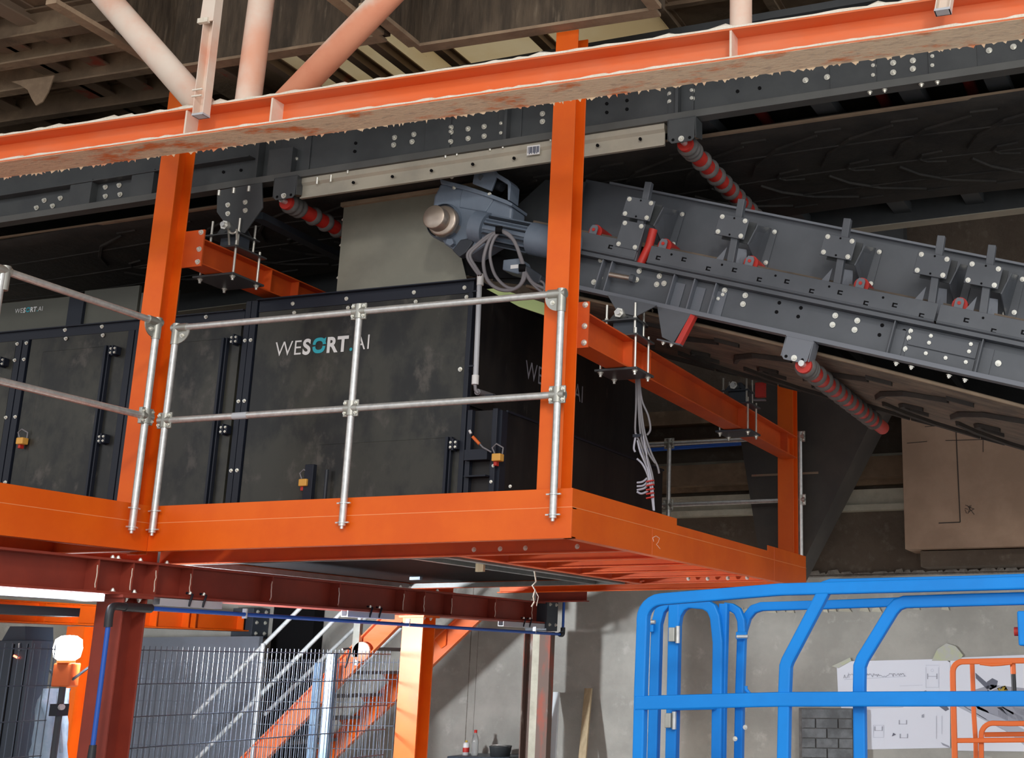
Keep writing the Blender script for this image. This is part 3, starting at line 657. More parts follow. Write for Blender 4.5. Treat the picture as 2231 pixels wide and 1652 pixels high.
for px, py in ((185, 410), (320, 385), (620, 330)):
    x = P(px, py, 'y', .65).x; MB().box((x - .1, .61, zc(x) + .0), (x + .1, .676, zc(x) + .24)).build('web_cleat', M['frame_grey'], t)
def gb(px, py, r=.016):
    q = P(px, py, 'y', .67); bolt(t, (q.x, .672, q.z), (0, -1, 0), r)
for p in ((200, 414), (230, 408), (260, 404), (293, 398), (200, 434), (230, 428), (262, 424), (293, 418), (200, 404), (97, 437), (132, 432), (185, 460), (206, 454), (265, 446), (290, 442), (80, 453), (115, 449),
          (607, 353), (648, 347), (860, 300), (898, 309), (902, 293), (858, 316), (983, 288), (1020, 281), (1055, 276), (1093, 270), (982, 309), (1020, 302), (1055, 297), (1093, 291), (983, 278), (1182, 248), (1182, 265), (1460, 205), (1460, 222),
          (1508, 215), (1508, 198), (1755, 175), (1802, 168), (1903, 165), (1903, 144), (1946, 158), (1946, 137), (1989, 150), (1989, 132), (2032, 144), (2032, 124), (2155, 110), (2208, 102)): gb(*p)
for p in ((775, 312), (773, 330), (488, 352), (522, 350), (487, 375), (525, 371), (1322, 226), (1366, 219), (1322, 245), (1366, 238), (1607, 199), (1655, 192), (2048, 128), (2100, 120)):
    q = P(*p, 'y', .672); MB().cyl((q.x, .674, q.z), (q.x, .668, q.z), .012, 8).build('hole', M['black'], t)
for p in ((1895, 192), (1927, 187), (2007, 173), (2042, 168)):
    q = P(*p, 'y', .62); bolt(t, (q.x, .62, zc(q.x) - .012), (0, 0, -1), .014)
for px, w in ((650, .25), (1110, .18), (955, .2), (1482, .18), (1860, .3), (2080, .3)):
    x = P(px, 260, 'y', .66).x; MB().box((x - w/2, .664, zc(x) + .03), (x + w/2, .676, zc(x) + .58)).build('splice_plate', M['frame_grey'], t, .002)
for px in (1110, 580, 1480): 
    x = P(px, 260, 'y', .66).x; MB().box((x - .01, .605, zc(x)), (x + .01, .675, zc(x) + .6)).build('stiffener', M['frame_grey'], t)
# galvanised side tray under the girder
xa_, xb_ = P(655, 410, 'y', .62).x, P(1447, 285, 'y', .62).x
MB().ext([(.02, -.012), (.10, -.012), (.10, -.05), (.045, -.075), (.045, -.165), (.02, -.165), (.02, -.155), (.035, -.155), (.035, -.07), (.02, -.05)], gx(xa_, 0, 0), gx(xb_, 0, 0), Y, Z).build('side_tray', M['tray'], t)
for p in ((690, 395), (720, 390), (757, 372), (970, 338), (995, 333), (1067, 322), (1095, 317), (1199, 302)):
    q = P(*p, 'y', .61); MB().cyl((q.x, .615, q.z + .03), (q.x, .615, q.z - .02), .009, 8).build('stud', M['zinc'], t)
for p in ((770, 398), (855, 385), (940, 372), (1030, 358), (1120, 345), (1302, 317), (1395, 303)):
    q = P(*p, 'y', .618); MB().cyl((q.x, .622, q.z), (q.x, .612, q.z), .011, 8).build('hole', M['black'], t)
q = P(1162, 327, 'y', .615); MB().box((q.x - .047, .614, q.z - .034), (q.x + .047, .62, q.z + .034)).build('barcode_label', M['white'], t)
for k in range(9): MB().box((q.x - .04 + k*.009, .6125, q.z - .02 - .008*(k % 2)), (q.x - .035 + k*.009 + .003*(k % 3), .614, q.z + .024)).build('label_bar', M['ink'], t)
# return belt seen from below with ribs
def bz(x, y): return P(1530, 300, 'y', .95).z + .022*(x - .4) - .03*math.sin(math.pi*(y - .95)/1.75)*.6 + .02*math.sin(x*1.3)
nx, ny = 40, 8
def sheet(f, x0, x1, y0, y1, th, nm, m, par, nx=40, ny=8):
    mb = MB(); vs = []
    for k in (0, 1):
        for i in range(nx+1):
            for j in range(ny+1):
                x = x0 + (x1 - x0)*i/nx; y = y0 + (y1 - y0)*j/ny; vs.append(f(x, y) + V((0, 0, th*k)))
    o = (nx+1)*(ny+1); w_ = ny+1; fs = []
    for i in range(nx):
        for j in range(ny):
            a = i*w_ + j; fs.append((a, a+1, a+w_+1, a+w_)); fs.append((o+a, o+a+w_, o+a+w_+1, o+a+1))
    for i in range(nx): fs.append((i*w_, (i+1)*w_, o+(i+1)*w_, o+i*w_)); fs.append((i*w_+ny, o+i*w_+ny, o+(i+1)*w_+ny, (i+1)*w_+ny))
    mb.add(vs, fs, True); return mb.build(nm, m, par)
MB().box((XA, .69, 5.30), (XB, 3.09, 5.34)).build('carry_belt', M['belt_dark'], t)
MB().box((XA, .69, 5.24), (XB, .72, 5.34)).build('belt_skirt', M['black'], t)
sheet(lambda x, y: V((x, y, bz(x, y))), XA, XB, .95, 2.7, .012, 'belt', M['belt_dark'], t)
def rib(f, pts, w_, h, m, par, nm='belt_rib'):
    "raised bar on the underside of a belt, f(x, y) gives the belt surface"
    mb = MB(); R = []
    q = [f(*p) for p in pts]
    for i, p in enumerate(q):
        d = ((q[i+1] if i+1 < len(q) else p) - (q[i-1] if i else p)).normalized(); s_ = d.cross(Z).normalized()*w_/2; wd = 1 if 0 < i < len(q)-1 else .6
        R.append([p - s_*wd + Z*.002, p + s_*wd + Z*.002, p + s_*wd*.7 - Z*h, p - s_*wd*.7 - Z*h])
    m_ = len(R); mb.add([v for r in R for v in r], [(i*4+k, i*4+(k+1) % 4, (i+1)*4+(k+1) % 4, (i+1)*4+k) for i in range(m_-1) for k in range(4)]); mb.add(R[0], [(0,1,2,3)]); mb.add(R[-1], [(3,2,1,0)])
    return mb.build(nm, m, par)
fu = lambda x, y: V((x, y, bz(x, y)))
def chevron(f, x0, y0, y1, m, par, k=1):
    ym = (y0 + y1)/2; W = (y1 - y0)
    rib(f, [(x0 + .62, y0 + .12*W), (x0 + .30, y0 + .20*W), (x0 + .1, y0 + .32*W), (x0, y0 + .44*W)], .055*k, .03*k, m, par)
    rib(f, [(x0 + .62, y1 - .12*W), (x0 + .30, y1 - .20*W), (x0 + .1, y1 - .32*W), (x0, y1 - .44*W)], .055*k, .03*k, m, par)
    for yy in (y0 + .09*W, y1 - .09*W): rib(f, [(x0 + .62, yy), (x0 + .8, yy)], .07*k, .025*k, m, par)
    rib(f, [(x0 + .34, ym - .06*W), (x0 + .2, ym - .04*W), (x0 + .16, ym), (x0 + .2, ym + .04*W), (x0 + .34, ym + .06*W)], .05*k, .025*k, m, par)
x = -5.2
while x < 3.2: chevron(fu, x, 1.0, 2.65, M['belt_dark'], t, .5); x += .52
for yy in (1.42, 1.85, 2.25): rib(fu, [(XA + .2 + k*.6, yy) for k in range(20)], .02, .008, M['belt_dark'], t, 'belt_band')
MB().ext([(0, 0), (.03, 0), (.03, .016), (0, .016)], fu(XA, .945), fu(XB, .945), Y, Z).build('belt_rim', M['belt_edge'], t)
for px, py in ((1830, 240), (2010, 190), (2185, 170), (1580, 280)):
    x = P(px, py, 'y', 1.4).x; MB().bar((x, .7, zc(x) + .1), (x + .1, 3.1, zc(x) + .1), .14, .08).build('cross_member', M['frame_grey'], t)
    MB().cyl((x + .35, .75, zc(x) + .2), (x + .35, 3.08, zc(x) + .2), .04, 14).build('carry_roller', M['red_shaded'], t)
def hanger(t, top, px0, py0, fn, m='frame_grey'):
    pass
def idler(par, a, b, nd, n0=3, axis=Y, rr=.053, rd=.071):
    a, b = V(a), V(b); d = (b - a).normalized(); L = (b - a).length
    par = MB().cyl(a, b, rr, 16).build('roller', M['red'], par)
    MB().cyl(a - d*.05, a, .02, 10).build('shaft', M['galv'], par)
    for k in range(n0): MB().lathe([(rr, 0), (rd, .012), (rd, .035), (rr, .05)], a + d*(.03 + .05*k), d, 18).build('rubber_disc', M['rubber'], par)
    for k in range(nd): MB().lathe([(rr, 0), (rd - .008, .006), (rd, .022), (rd, .034), (rd - .008, .05), (rr, .056)], a + d*(.30 + (L - .5)*k/nd), d, 18).build('rubber_disc', M['rubber'], par)
def roller_bracket(par, c, ux, vz, w_, h, m, bolts=True):
    "folded plate hanging under a girder; c top centre"
    c, ux, vz = V(c), V(ux), V(vz)
    pts = [c - ux*w_/2, c + ux*w_/2, c + ux*w_*.47 - vz*h*.86, c + ux*w_*.36 - vz*h, c - ux*w_*.36 - vz*h, c - ux*w_*.46 - vz*h*.88]
    par = MB().poly(pts, (0, 1, 0), .006).build('roller_bracket', m, par, .002)
    for s in (-1, 1): MB().poly([c + ux*w_/2*s, c + ux*w_/2*s - vz*h*.88, c + ux*w_/2*s - vz*h*.7 + Y*.12, c + ux*w_/2*s + Y*.12], ux, .006).build('bracket_cheek', m, par)
    MB().poly([c - ux*w_/2, c + ux*w_/2, c + ux*w_/2 + Y*.12, c - ux*w_/2 + Y*.12], vz, .006).build('bracket_top', m, par)
    for k in (-.28, 0, .28): MB().cyl(c + ux*w_*k - vz*.005 + Y*.03, c + ux*w_*k - vz*.055 + Y*.03, .009, 8).build('stud', M['zinc'], par)
    bolt(par, c - vz*h*.86, (0, -1, 0), .016)
    for s in (-1, 1): MB().cyl(c + ux*w_*.3*s - vz*h*.86 - Y*.001, c + ux*w_*.3*s - vz*h*.86 + Y*.004, .011, 8).build('hole', M['black'], par)
ex = SL; ez = V((-.0245, 0, 1))
for (pc, pr) in (((622, 386), (622, 440)), ((1484, 258), (1492, 312))):
    c = P(*pc, 'y', .57); roller_bracket(t, c, ex, ez, .19, .165, M['frame_grey'])
    r0 = P(*pr, 'y', .66); idler(t, r0, r0 + Y*2.3, 12)
r0 = P(170, 630, 'y', 2.3); idler(t, V((r0.x, .7, r0.z)), V((r0.x, 3.0, r0.z)), 12)
# strut hanging to the left
MB().bar(P(560, 470, 'y', .75), P(740, 560, 'y', 2.2), .09, .05).build('tie_bar', M['slate'], t)

# ================================================================== BEARING STANDS
def stand(x, y, zb0, zb1, ztop, label, kind, size=.3):
    t = thing('bearing_stand', label, 'bearing stand', (x, y, zb1))
    m = M['frame_grey'] if kind != 'far' else M['slate']; s = size/2; g = .016
    MB().box((x - s, y - s, zb0 - g - .004), (x + s, y + s, zb0 - .004)).build('clamp_plate', m, t, .004)
    MB().box((x - s*.35, y - s, zb1 + .002), (x + s, y + s, zb1 + g)).build('upper_plate', m, t, .004)
    zp = zb1 + .12
    MB().box((x - s*.85, y - s*.7, zp), (x + s*.8, y + s*.7, zp + .012)).build('base_plate', m, t, .003)
    for sx in (-.8, .8):
        for sy in (-.75, .75):
            px, py = x + s*sx, y + s*sy
            MB().cyl((px, py, zb0 - .05), (px, py, zb1 + .06 if sy < 0 else zb1 + .05), .009, 8).build('threaded_rod', M['zinc'], t)
            bolt(t, (px, py, zb0 - g - .004), (0, 0, -1), .016, name='nut')
    for sx, sy in ((-.7, -.5), (.65, -.5), (.65, .5), (-.7, .5)):
        MB().cyl((x + s*sx, y + s*sy, zb1 + .01), (x + s*sx, y + s*sy, zp + .12), .0085, 8).build('threaded_rod', M['zinc'], t)
        bolt(t, (x + s*sx, y + s*sy, zp + .012), (0, 0, 1), .014, name='nut')
    for yy in (-.05, .05):
        MB().poly([(x - s*.75, y + yy, zp + .012), (x + s*.7, y + yy, zp + .012), (x + s*.28, y + yy, ztop), (x - s*.3, y + yy, ztop)], (0, 1, 0), .012).build('pedestal', m, t, .002)
    for xx in (-.03, .03): MB().poly([(x + xx, y - .09, zp + .012), (x + xx, y + .09, zp + .012), (x + xx, y, ztop - .02)], (1, 0, 0), .008).build('rib', m, t)
    MB().cyl((x - .01, y - .1, ztop - .03), (x - .01, y + .1, ztop - .03), .034, 6).build('pivot_nut', M['zinc'], t)
    MB().cyl((x - .01, y - .12, ztop - .03), (x - .01, y - .1, ztop - .03), .018, 12).build('pivot_pin', M['galv'], t)
    MB().box((x - .07, y - .045, zb1 + g), (x + .1, y + .05, zp)).build('spacer_block', M['slate'], t)
    return t

# ================================================================== LOWER CONVEYOR
TH = math.radians(16.379); EU = V((math.cos(TH), 0, -math.sin(TH))); EV = V((math.sin(TH), 0, math.cos(TH)))
AO = V((-.462, 0, 4.162))
def LC(u, v, y): return AO + EU*u + EV*v + V((0, y, 0))
t = thing('lower_conveyor', 'blue grey inclined belt conveyor sloping down to the right from its gear motor', 'conveyor', LC(1.2, 0, 2.2))
lowc = t
U0, U1 = -.55, 4.6
def LX(prof, nm, m='belt_grey', u0=U0, u1=U1, bev=.002): return MB().ext(prof, LC(u0, 0, 0), LC(u1, 0, 0), Y, EV).build(nm, M[m], t, bev)
LX([(1.075, -.09), (1.083, -.09), (1.083, .14), (1.075, .14)], 'side_web', u0=-.2)
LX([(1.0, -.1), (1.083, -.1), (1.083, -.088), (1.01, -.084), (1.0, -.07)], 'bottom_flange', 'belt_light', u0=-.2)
LX([(1.0, .168), (1.083, .168), (1.083, .14), (1.01, .145), (1.0, .14)], 'top_flange')
us = [U0, .36, 2.42, U1]
for a, b in ((-.1, .345), (.44, 2.43), (2.445, U1)):
    LX([(.985, .176), (1.0, .17), (1.06, .17), (1.06, .176), (1.006, .18), (1.0, .19), (1.0, .296), (.994, .296), (.99, .19)], 'slot_rail', u0=a, u1=b)
for k, (u, v) in enumerate(((.149, .23), (.325, .255), (.514, .222), (.697, .247), (.884, .219), (1.065, .245), (1.25, .216), (1.436, .24), (1.615, .211), (1.8, .239), (1.982, .206), (2.165, .23), (2.346, .2), (2.624, .228), (2.801, .197), (2.98, .225))):
    if abs(u - .39) < .05: continue
    q = LC(u, v, .9895)
    MB().poly([q + EU*a + EV*b for a, b in ((-.016, -.014), (.016, -.014), (.016, -.006), (-.006, -.006), (-.006, .006), (.016, .006), (.016, .014), (-.016, .014))], (0, 1, 0), .003).build('rail_slot', M['black'], t)
for u in (.22, .6, .97, 1.35, 1.72, 2.08, 2.72):
    q = LC(u, .263, .99); MB().cyl(q, q + Y*.003, .008, 8).build('hole', M['black'], t)
# skirt
MB().ext([(1.3, .36), (1.306, .36), (1.306, .745), (1.3, .745)], LC(-.36, 0, 0), LC(U1, -.05, 0), Y, EV).build('skirt', M['belt_grey'], t)
MB().ext([(1.26, .735), (1.31, .735), (1.31, .75), (1.26, .75)], LC(-.15, 0, 0), LC(U1, -.05, 0), Y, EV).build('skirt_lip', M['belt_light'], t)
MB().ext([(3.2, .36), (3.206, .36), (3.206, .745), (3.2, .745)], LC(-.36, 0, 0), LC(U1, -.05, 0), Y, EV).build('skirt', M['belt_grey'], t)
MB().ext([(1.1, .30), (3.4, .30), (3.4, .33), (1.1, .33)], LC(U0, 0, 0), LC(U1, 0, 0), Y, EV).build('carry_belt', M['belt'], t)
MB().ext([(3.42, -.1), (3.5, -.1), (3.5, .3), (3.42, .3)], LC(U0, 0, 0), LC(U1, 0, 0), Y, EV).build('far_side_web', M['frame_grey'], t)
# ribs and bolts of the side web
for u in (.11, .18, .65, .80, .955, 2.185, 2.745):
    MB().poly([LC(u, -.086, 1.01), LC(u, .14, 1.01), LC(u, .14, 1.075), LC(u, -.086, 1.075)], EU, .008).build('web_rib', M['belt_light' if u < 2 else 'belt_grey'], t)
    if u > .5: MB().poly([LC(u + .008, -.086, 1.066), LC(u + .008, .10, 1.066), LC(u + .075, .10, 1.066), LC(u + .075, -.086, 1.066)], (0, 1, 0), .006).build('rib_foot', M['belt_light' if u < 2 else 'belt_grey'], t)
MB().cyl(LC(.2, .045, 1.0), LC(.36, .05, 1.0), .018, 10).build('tension_bolt', M['bare_steel'], t); MB().cyl(LC(.355, .05, 1.0), LC(.385, .05, 1.0), .028, 6).build('tension_nut', M['belt_grey'], t)
for p in ((1309, 567), (1294, 615), (1393, 591), (1387, 610), (1437, 602), (1431, 620), (1447, 618), (1579, 633), (1576, 643), (1566, 652), (1624, 644), (1619, 663), (1820, 688), (1868, 699), (1814, 708), (1862, 719),
          (1986, 722), (2029, 733), (1982, 737), (2025, 748), (1974, 761), (2018, 771), (2061, 781), (2105, 790), (2116, 751), (2112, 767), (2175, 792), (1308, 605)):
    bolt(t, V(P(*p, 'y', 1.072)), (0, -1, 0), .0155)
for p in ((1698, 660), (1745, 671), (1692, 680), (1739, 690), (1922, 709), (1916, 730), (1970, 721), (1965, 742), (2072, 743), (2068, 757), (1469, 635), (1478, 637), (1513, 641)):
    q = P(*p, 'y', 1.074); MB().cyl(q, q - Y*.003, .0125, 8).build('hole', M['black'], t)
for a, b in ((2.285, 2.72),):
    for v0, v1 in ((-.08, .012), (.018, .125)): MB().poly([LC(a, v0, 1.064), LC(b, v0, 1.064), LC(b, v1, 1.064), LC(a, v1, 1.064)], (0, 1, 0), .01).build('splice_plate', M['belt_grey'], t, .002)
for p in ((1953, 790), (1986, 798), (2068, 817), (2103, 826)):
    bolt(t, P(*p, 'y', 1.03), -EV, .015)
# bracket posts
def bpost(u, extra):
    MB().bar(LC(u + .06, .17, 1.03), LC(u, .73, 1.03), .048, .048, Y).build('post', M['belt_grey'], t, .003)
    cp = MB().poly([LC(u - .11, .455, .985), LC(u + .105, .455, .985), LC(u + .105, .60, .985), LC(u - .11, .60, .985)], (0, 1, 0), .012).build('clamp_plate', M['belt_grey'], t, .003)
    for du in (-.085, .08):
        for dv in (.475, .58): bolt(cp, LC(u + du, dv, .985), (0, -1, 0), .013)
    for dv in (.47, .585):
        q = LC(u, dv, .984); MB().cyl(q, q - Y*.002, .007, 8).build('hole', M['black'], t)
    MB().poly([LC(u + .12, .44, 1.03), LC(u + .15, .58, 1.03), LC(u + .15, .64, 1.28), LC(u + .14, .34, 1.28)], EU, .008).build('standoff', M['belt_grey'], t)
    MB().poly([LC(u - .08, .45, 1.06), LC(u + .13, .45, 1.06), LC(u + .13, .60, 1.06), LC(u - .08, .60, 1.06)], (0, 1, 0), .008).build('back_plate', M['frame_grey'], t)
    MB().poly([LC(u + .10, .37, 1.285), LC(u + .20, .35, 1.285), LC(u + .20, .64, 1.285), LC(u + .15, .66, 1.285), LC(u + .10, .62, 1.285)], (0, 1, 0), .008).build('skirt_plate', M['belt_grey'], t)
    for a, b in ((.185, .62), (.185, .4), (.13, .38)): bolt(t, LC(u + a, b, 1.284), (0, -1, 0), .013)
    if extra:
        MB().poly([LC(u - .09, .24, .985), LC(u + .085, .24, .985), LC(u + .085, .43, .985), LC(u - .09, .43, .985)], (0, 1, 0), .012).build('clamp_plate', M['belt_grey'], t, .003)
        for du in (-.065, .06):
            for dv in (.26, .41): bolt(t, LC(u + du, dv, .985), (0, -1, 0), .013)
        MB().tube([LC(u + .12, .42, 1.05), LC(u + .125, .30, 1.05), LC(u + .10, .16, 1.05)], .03, 10).build('red_roller', M['red'], t)
    else:
        MB().poly([LC(u - .02, .2, 1.05), LC(u - .13, .2, 1.05), LC(u - .02, .40, 1.05)], (0, 1, 0), .008).build('gusset', M['belt_light'], t)
        MB().poly([LC(u + .03, .2, 1.0), LC(u + .14, .2, 1.14), LC(u + .10, .42, 1.1), LC(u + .03, .40, 1.03)], (0, 1, 0), .008).build('gusset', M['belt_light'], t)
for u, e in ((.27, 1), (.965, 0), (1.71, 0), (2.335, 0), (2.66, 0)): bpost(u, e)
for u in (-.05, .485, 1.122, 1.893, 2.54):
    v = .335
    MB().cyl(LC(u, v, 1.09), LC(u, v, 1.28), .05, 18).build('carry_roller', M['red'], t)
    MB().ext([(-.028, -.16), (.028, -.16), (.028, .02), (.018, .038), (-.018, .038), (-.028, .02)], LC(u, v, 1.06), LC(u, v, 1.068), EU, EV).build('roller_tongue', M['belt_light'], t)
    MB().cyl(LC(u, v + .005, 1.06), LC(u, v + .005, 1.055), .012, 8).build('shaft_end', M['red'], t)
# return belt
def lbelt(u, y):
    v = -.128 - .012*max(0, u)*max(0, u)*.55 - (.05*math.sin(math.pi*(y - 1.2)/2.1))*.8
    return LC(u, v, y)
sheet(lbelt, -.5, U1, 1.2, 3.3, .012, 'return_belt', M['belt'], t)
MB().tube([lbelt(-.5 + .2*k, 1.195) + Z*.006 for k in range(26)], .013, 6).build('belt_rim', M['belt_edge'], t)
u = -.3
while u < 3.6: chevron(lbelt, u, 1.3, 3.2, M['rib_dark'], t); u += .55
# return idler under the frame
c = P(1742, 738, 'y', .985); roller_bracket(t, c, EU, EV, .185, .15, M['belt_light'])
r0 = P(1750, 795, 'y', 1.02); idler(t, V((r0.x, 1.02, r0.z)), V((r0.x, 3.4, r0.z)), 11)
# scraper bracket near the bearing
MB().poly([LC(.605, -.1, 1.0), LC(.85, -.1, 1.0), LC(.79, -.31, 1.0), LC(.70, -.29, 1.0)], (0, 1, 0), .01).build('scraper_arm', M['belt_grey'], t)
MB().poly([LC(.85, -.1, 1.0), LC(.875, -.1, 1.02), LC(.83, -.31, 1.02), LC(.80, -.31, 1.0)], (0, 1, 0), .05).build('scraper_blade', M['red'], t)
MB().bar(LC(.68, -.315, 1.0), LC(.85, -.315, 1.0), .05, .01, EV).build('scraper_foot', M['belt_grey'], t)
for du in (.72, .78): bolt(t, LC(du, -.32, 1.0), -EV, .013)
# bearing yoke plate
# interior cross members
for u in (.3, 1.0, 1.7, 2.4, 3.1):
    MB().bar(LC(u, .02, 1.09), LC(u, .02, 3.42), .06, .06).build('cross_member', M['frame_grey'], t)
# far side red scraper
q = P(1657, 850, 'y', 3.3); MB().box((q.x - .04, 3.28, q.z - .06), (q.x + .04, 3.33, q.z + .06)).build('scraper_blade', M['red'], t)
MB().bar(P(1642, 872, 'y', 3.3), P(1668, 872, 'y', 3.3), .04, .01).build('scraper_foot', M['belt_light'], t)
s1 = stand(-.14, 1.02, 3.475, 3.68, 3.885, 'grey bearing stand clamped on the right orange beam, nearer one with hanging cables below', 'near')
s2 = stand(-.14, 3.42, 3.475, 3.68, 3.88, 'dark bearing stand clamped on the right orange beam, farther one near back column', 'far')
s3 = stand(-3.02, .62, 4.25, 4.43, 4.66, 'dark bearing stand clamped on the left orange beam above the cabinet', 'near', .34)
MB().poly([LC(.25, -.1, .952), LC(.62, -.1, .952), LC(.50, -.2, .952), LC(.36, -.2, .952)], (0, 1, 0), .012).build('bearing_yoke', M['belt_grey'], s1)
yy = .55
pts = [P(*p, 'y', yy) for p in ((473, 415), (570, 398), (572, 452), (532, 508), (518, 505), (500, 505), (492, 490), (472, 462))]
MB().poly(pts, (0, 1, 0), .012).build('hanger_plate', M['frame_grey'], s3, .002)
for p in ((497, 447), (497, 466), (535, 441), (535, 459)): bolt(s3, V(P(*p, 'y', yy)), (0, -1, 0), .015)
for p in ((478, 415), (510, 410), (543, 406)): MB().cyl(P(*p, 'y', yy), P(*p, 'y', yy) - Z*.04, .012, 8).build('stud', M['zinc'], s3)
MB().tube([P(500, 540, 'y', .5)] + [P(507 + 9*math.cos(a), 500 + 9*math.sin(a), 'y', .5) for a in [math.pi - k*math.pi/6 for k in range(7)]] + [P(516, 540, 'y', .5)], .008, 8).build('u_bolt', M['zinc'], s3)

# ================================================================== GEAR MOTOR
t = thing('gear_motor', 'blue grey gear motor with a bare steel shaft hub at the conveyor head', 'motor', LC(-.7, 0, .95))
mg = M['motor_grey']
def G2(px, py, y): return P(px, py, 'y', y)
out = [(960, 398), (1010, 412), (1060, 426), (1108, 441), (1116, 452), (1114, 478), (1100, 500), (1075, 522), (1046, 540), (1022, 556), (998, 552), (968, 532), (948, 505), (941, 460), (945, 428)]
MB().poly([G2(*p, .84) for p in out], (0, 1, 0), .2).build('gear_housing', mg, t, .018)
MB().poly([G2(*p, .815) for p in ((958, 390), (1014, 404), (1062, 420), (1104, 436), (1116, 443), (1114, 449), (1060, 428), (1010, 413), (960, 400))], (0, 1, 0), .23).build('top_cover', mg, t, .004)
for p in ((1001, 414), (1068, 436), (1072, 470), (1060, 460)): pass
MB().poly([G2(*p, .832) for p in ((1008, 411), (1072, 428), (1075, 436), (1058, 462), (1000, 452), (1003, 425))], (0, 1, 0), .02).build('cover_plate', mg, t, .008)
for p in ((985, 386), (1059, 403), (1067, 424), (990, 409)): bolt(t, V(G2(*p, .82)), (0, -1, 0), .012)
MB().lathe([(.001, 0), (.1, 0), (.11, .01), (.11, .05), (.095, .055), (.095, .1)], G2(962, 480, .74), Y, 28).build('hub_flange', M['bare_steel'], t)
MB().lathe([(.001, 0), (.078, 0), (.084, .006), (.084, .13)], G2(944, 472, .66), Y, 28).build('shaft_cap', M['bare_steel'], t)
MB().lathe([(.12, 0), (.13, .02), (.13, .12)], G2(962, 480, .79), Y, 24).build('hub_boss', mg, t)
MB().poly([G2(*p, .80) for p in ((973, 520), (985, 520), (988, 530), (980, 536), (970, 530))], (0, 1, 0), .05).build('drain_lug', mg, t, .004)
MB().poly([G2(*p, .82) for p in ((985, 545), (1003, 522), (1025, 518), (1030, 528), (1015, 550), (1000, 560))], (0, 1, 0), .06).build('foot', M['motor_dark'], t, .006)
# torque bracket on top
for y_, o in ((.80, 0), (.91, 0)):
    MB().poly([G2(*p, y_) for p in ((1029, 400), (1034, 372), (1040, 366), (1078, 370), (1084, 378), (1070, 416))], (0, 1, 0), .02).build('torque_ear', mg, t, .004)
MB().poly([G2(*p, .8) for p in ((1078, 374), (1108, 392), (1113, 400), (1110, 436), (1106, 436), (1106, 402), (1076, 383))], (0, 1, 0), .13).build('torque_strap', mg, t, .003)
MB().cyl(G2(1048, 387, .795), G2(1048, 387, .83), .02, 16).build('ear_bore', M['motor_dark'], t)
MB().cyl(G2(1075, 400, .9), G2(1095, 408, .9), .035, 14).build('bush', M['motor_dark'], t)
a = G2(1048, 497, .86); b = G2(1160, 520, .86); b2 = G2(1250, 538, .86); d = (b - a).normalized()
MB().cyl(a - d*.04, a + d*.06, .115, 24).build('flange', mg, t, .006)
MB().cyl(a + d*.06, b, .085, 24).build('motor_body', mg, t)
n = d.cross(Y).normalized()
for k in range(18):
    th = 2*math.pi*k/18; r_ = n*math.cos(th) + Y*math.sin(th)
    MB().bar(a + d*.075 + r_*.092, b - d*.004 + r_*.092, .008, .03, r_).build('cooling_fin', mg if k % 2 else M['motor_dark'], t)  # every other fin darkened, shade of the gaps put into its colour
MB().cyl(b, b2, .112, 28).build('fan_cowl', M['motor_grey'], t, .008)
q = G2(1135, 512, .79); MB().poly([q - d*.04 - n*.03*0 - Z*.02, q + d*.04 - Z*.02, q + d*.04 + Z*.025, q - d*.04 + Z*.025], (0, 1, 0), .01).build('rating_plate', M['bare_steel'], t)
MB().poly([G2(*p, .78) for p in ((1096, 566), (1132, 562), (1140, 585), (1128, 597), (1094, 588))], (0, 1, 0), .15).build('terminal_box', mg, t, .008)
MB().box(tuple(G2(1112, 586, .777) + V((0, 0, 0))), tuple(G2(1126, 580, .775) + V((.01, .004, .012)))).build('box_label', M['white'], t)
MB().poly([G2(*p, .8) for p in ((1140, 574), (1180, 600), (1174, 618), (1150, 612), (1136, 590))], (0, 1, 0), .12).build('brake_lug', M['slate'], t, .006)
t = lowc
MB().poly([G2(*p, 1.06) for p in ((1010, 555), (1100, 560), (1160, 606), (1060, 606), (1020, 600))], (0, 1, 0), .02).build('mount_plate', M['black'], t)
MB().lathe([(.001, 0), (.2, 0), (.2, 1.9), (.001, 1.9)], LC(-.62, .12, 1.28), Y, 28).build('head_drum', M['rubber'], t)
MB().poly([LC(-.78, -.14, 1.2), LC(-.3, -.1, 1.2), LC(-.3, .70, 1.2), LC(-.62, .66, 1.2), LC(-.8, .4, 1.2)], (0, 1, 0), .01).build('head_plate', M['frame_grey'], t)
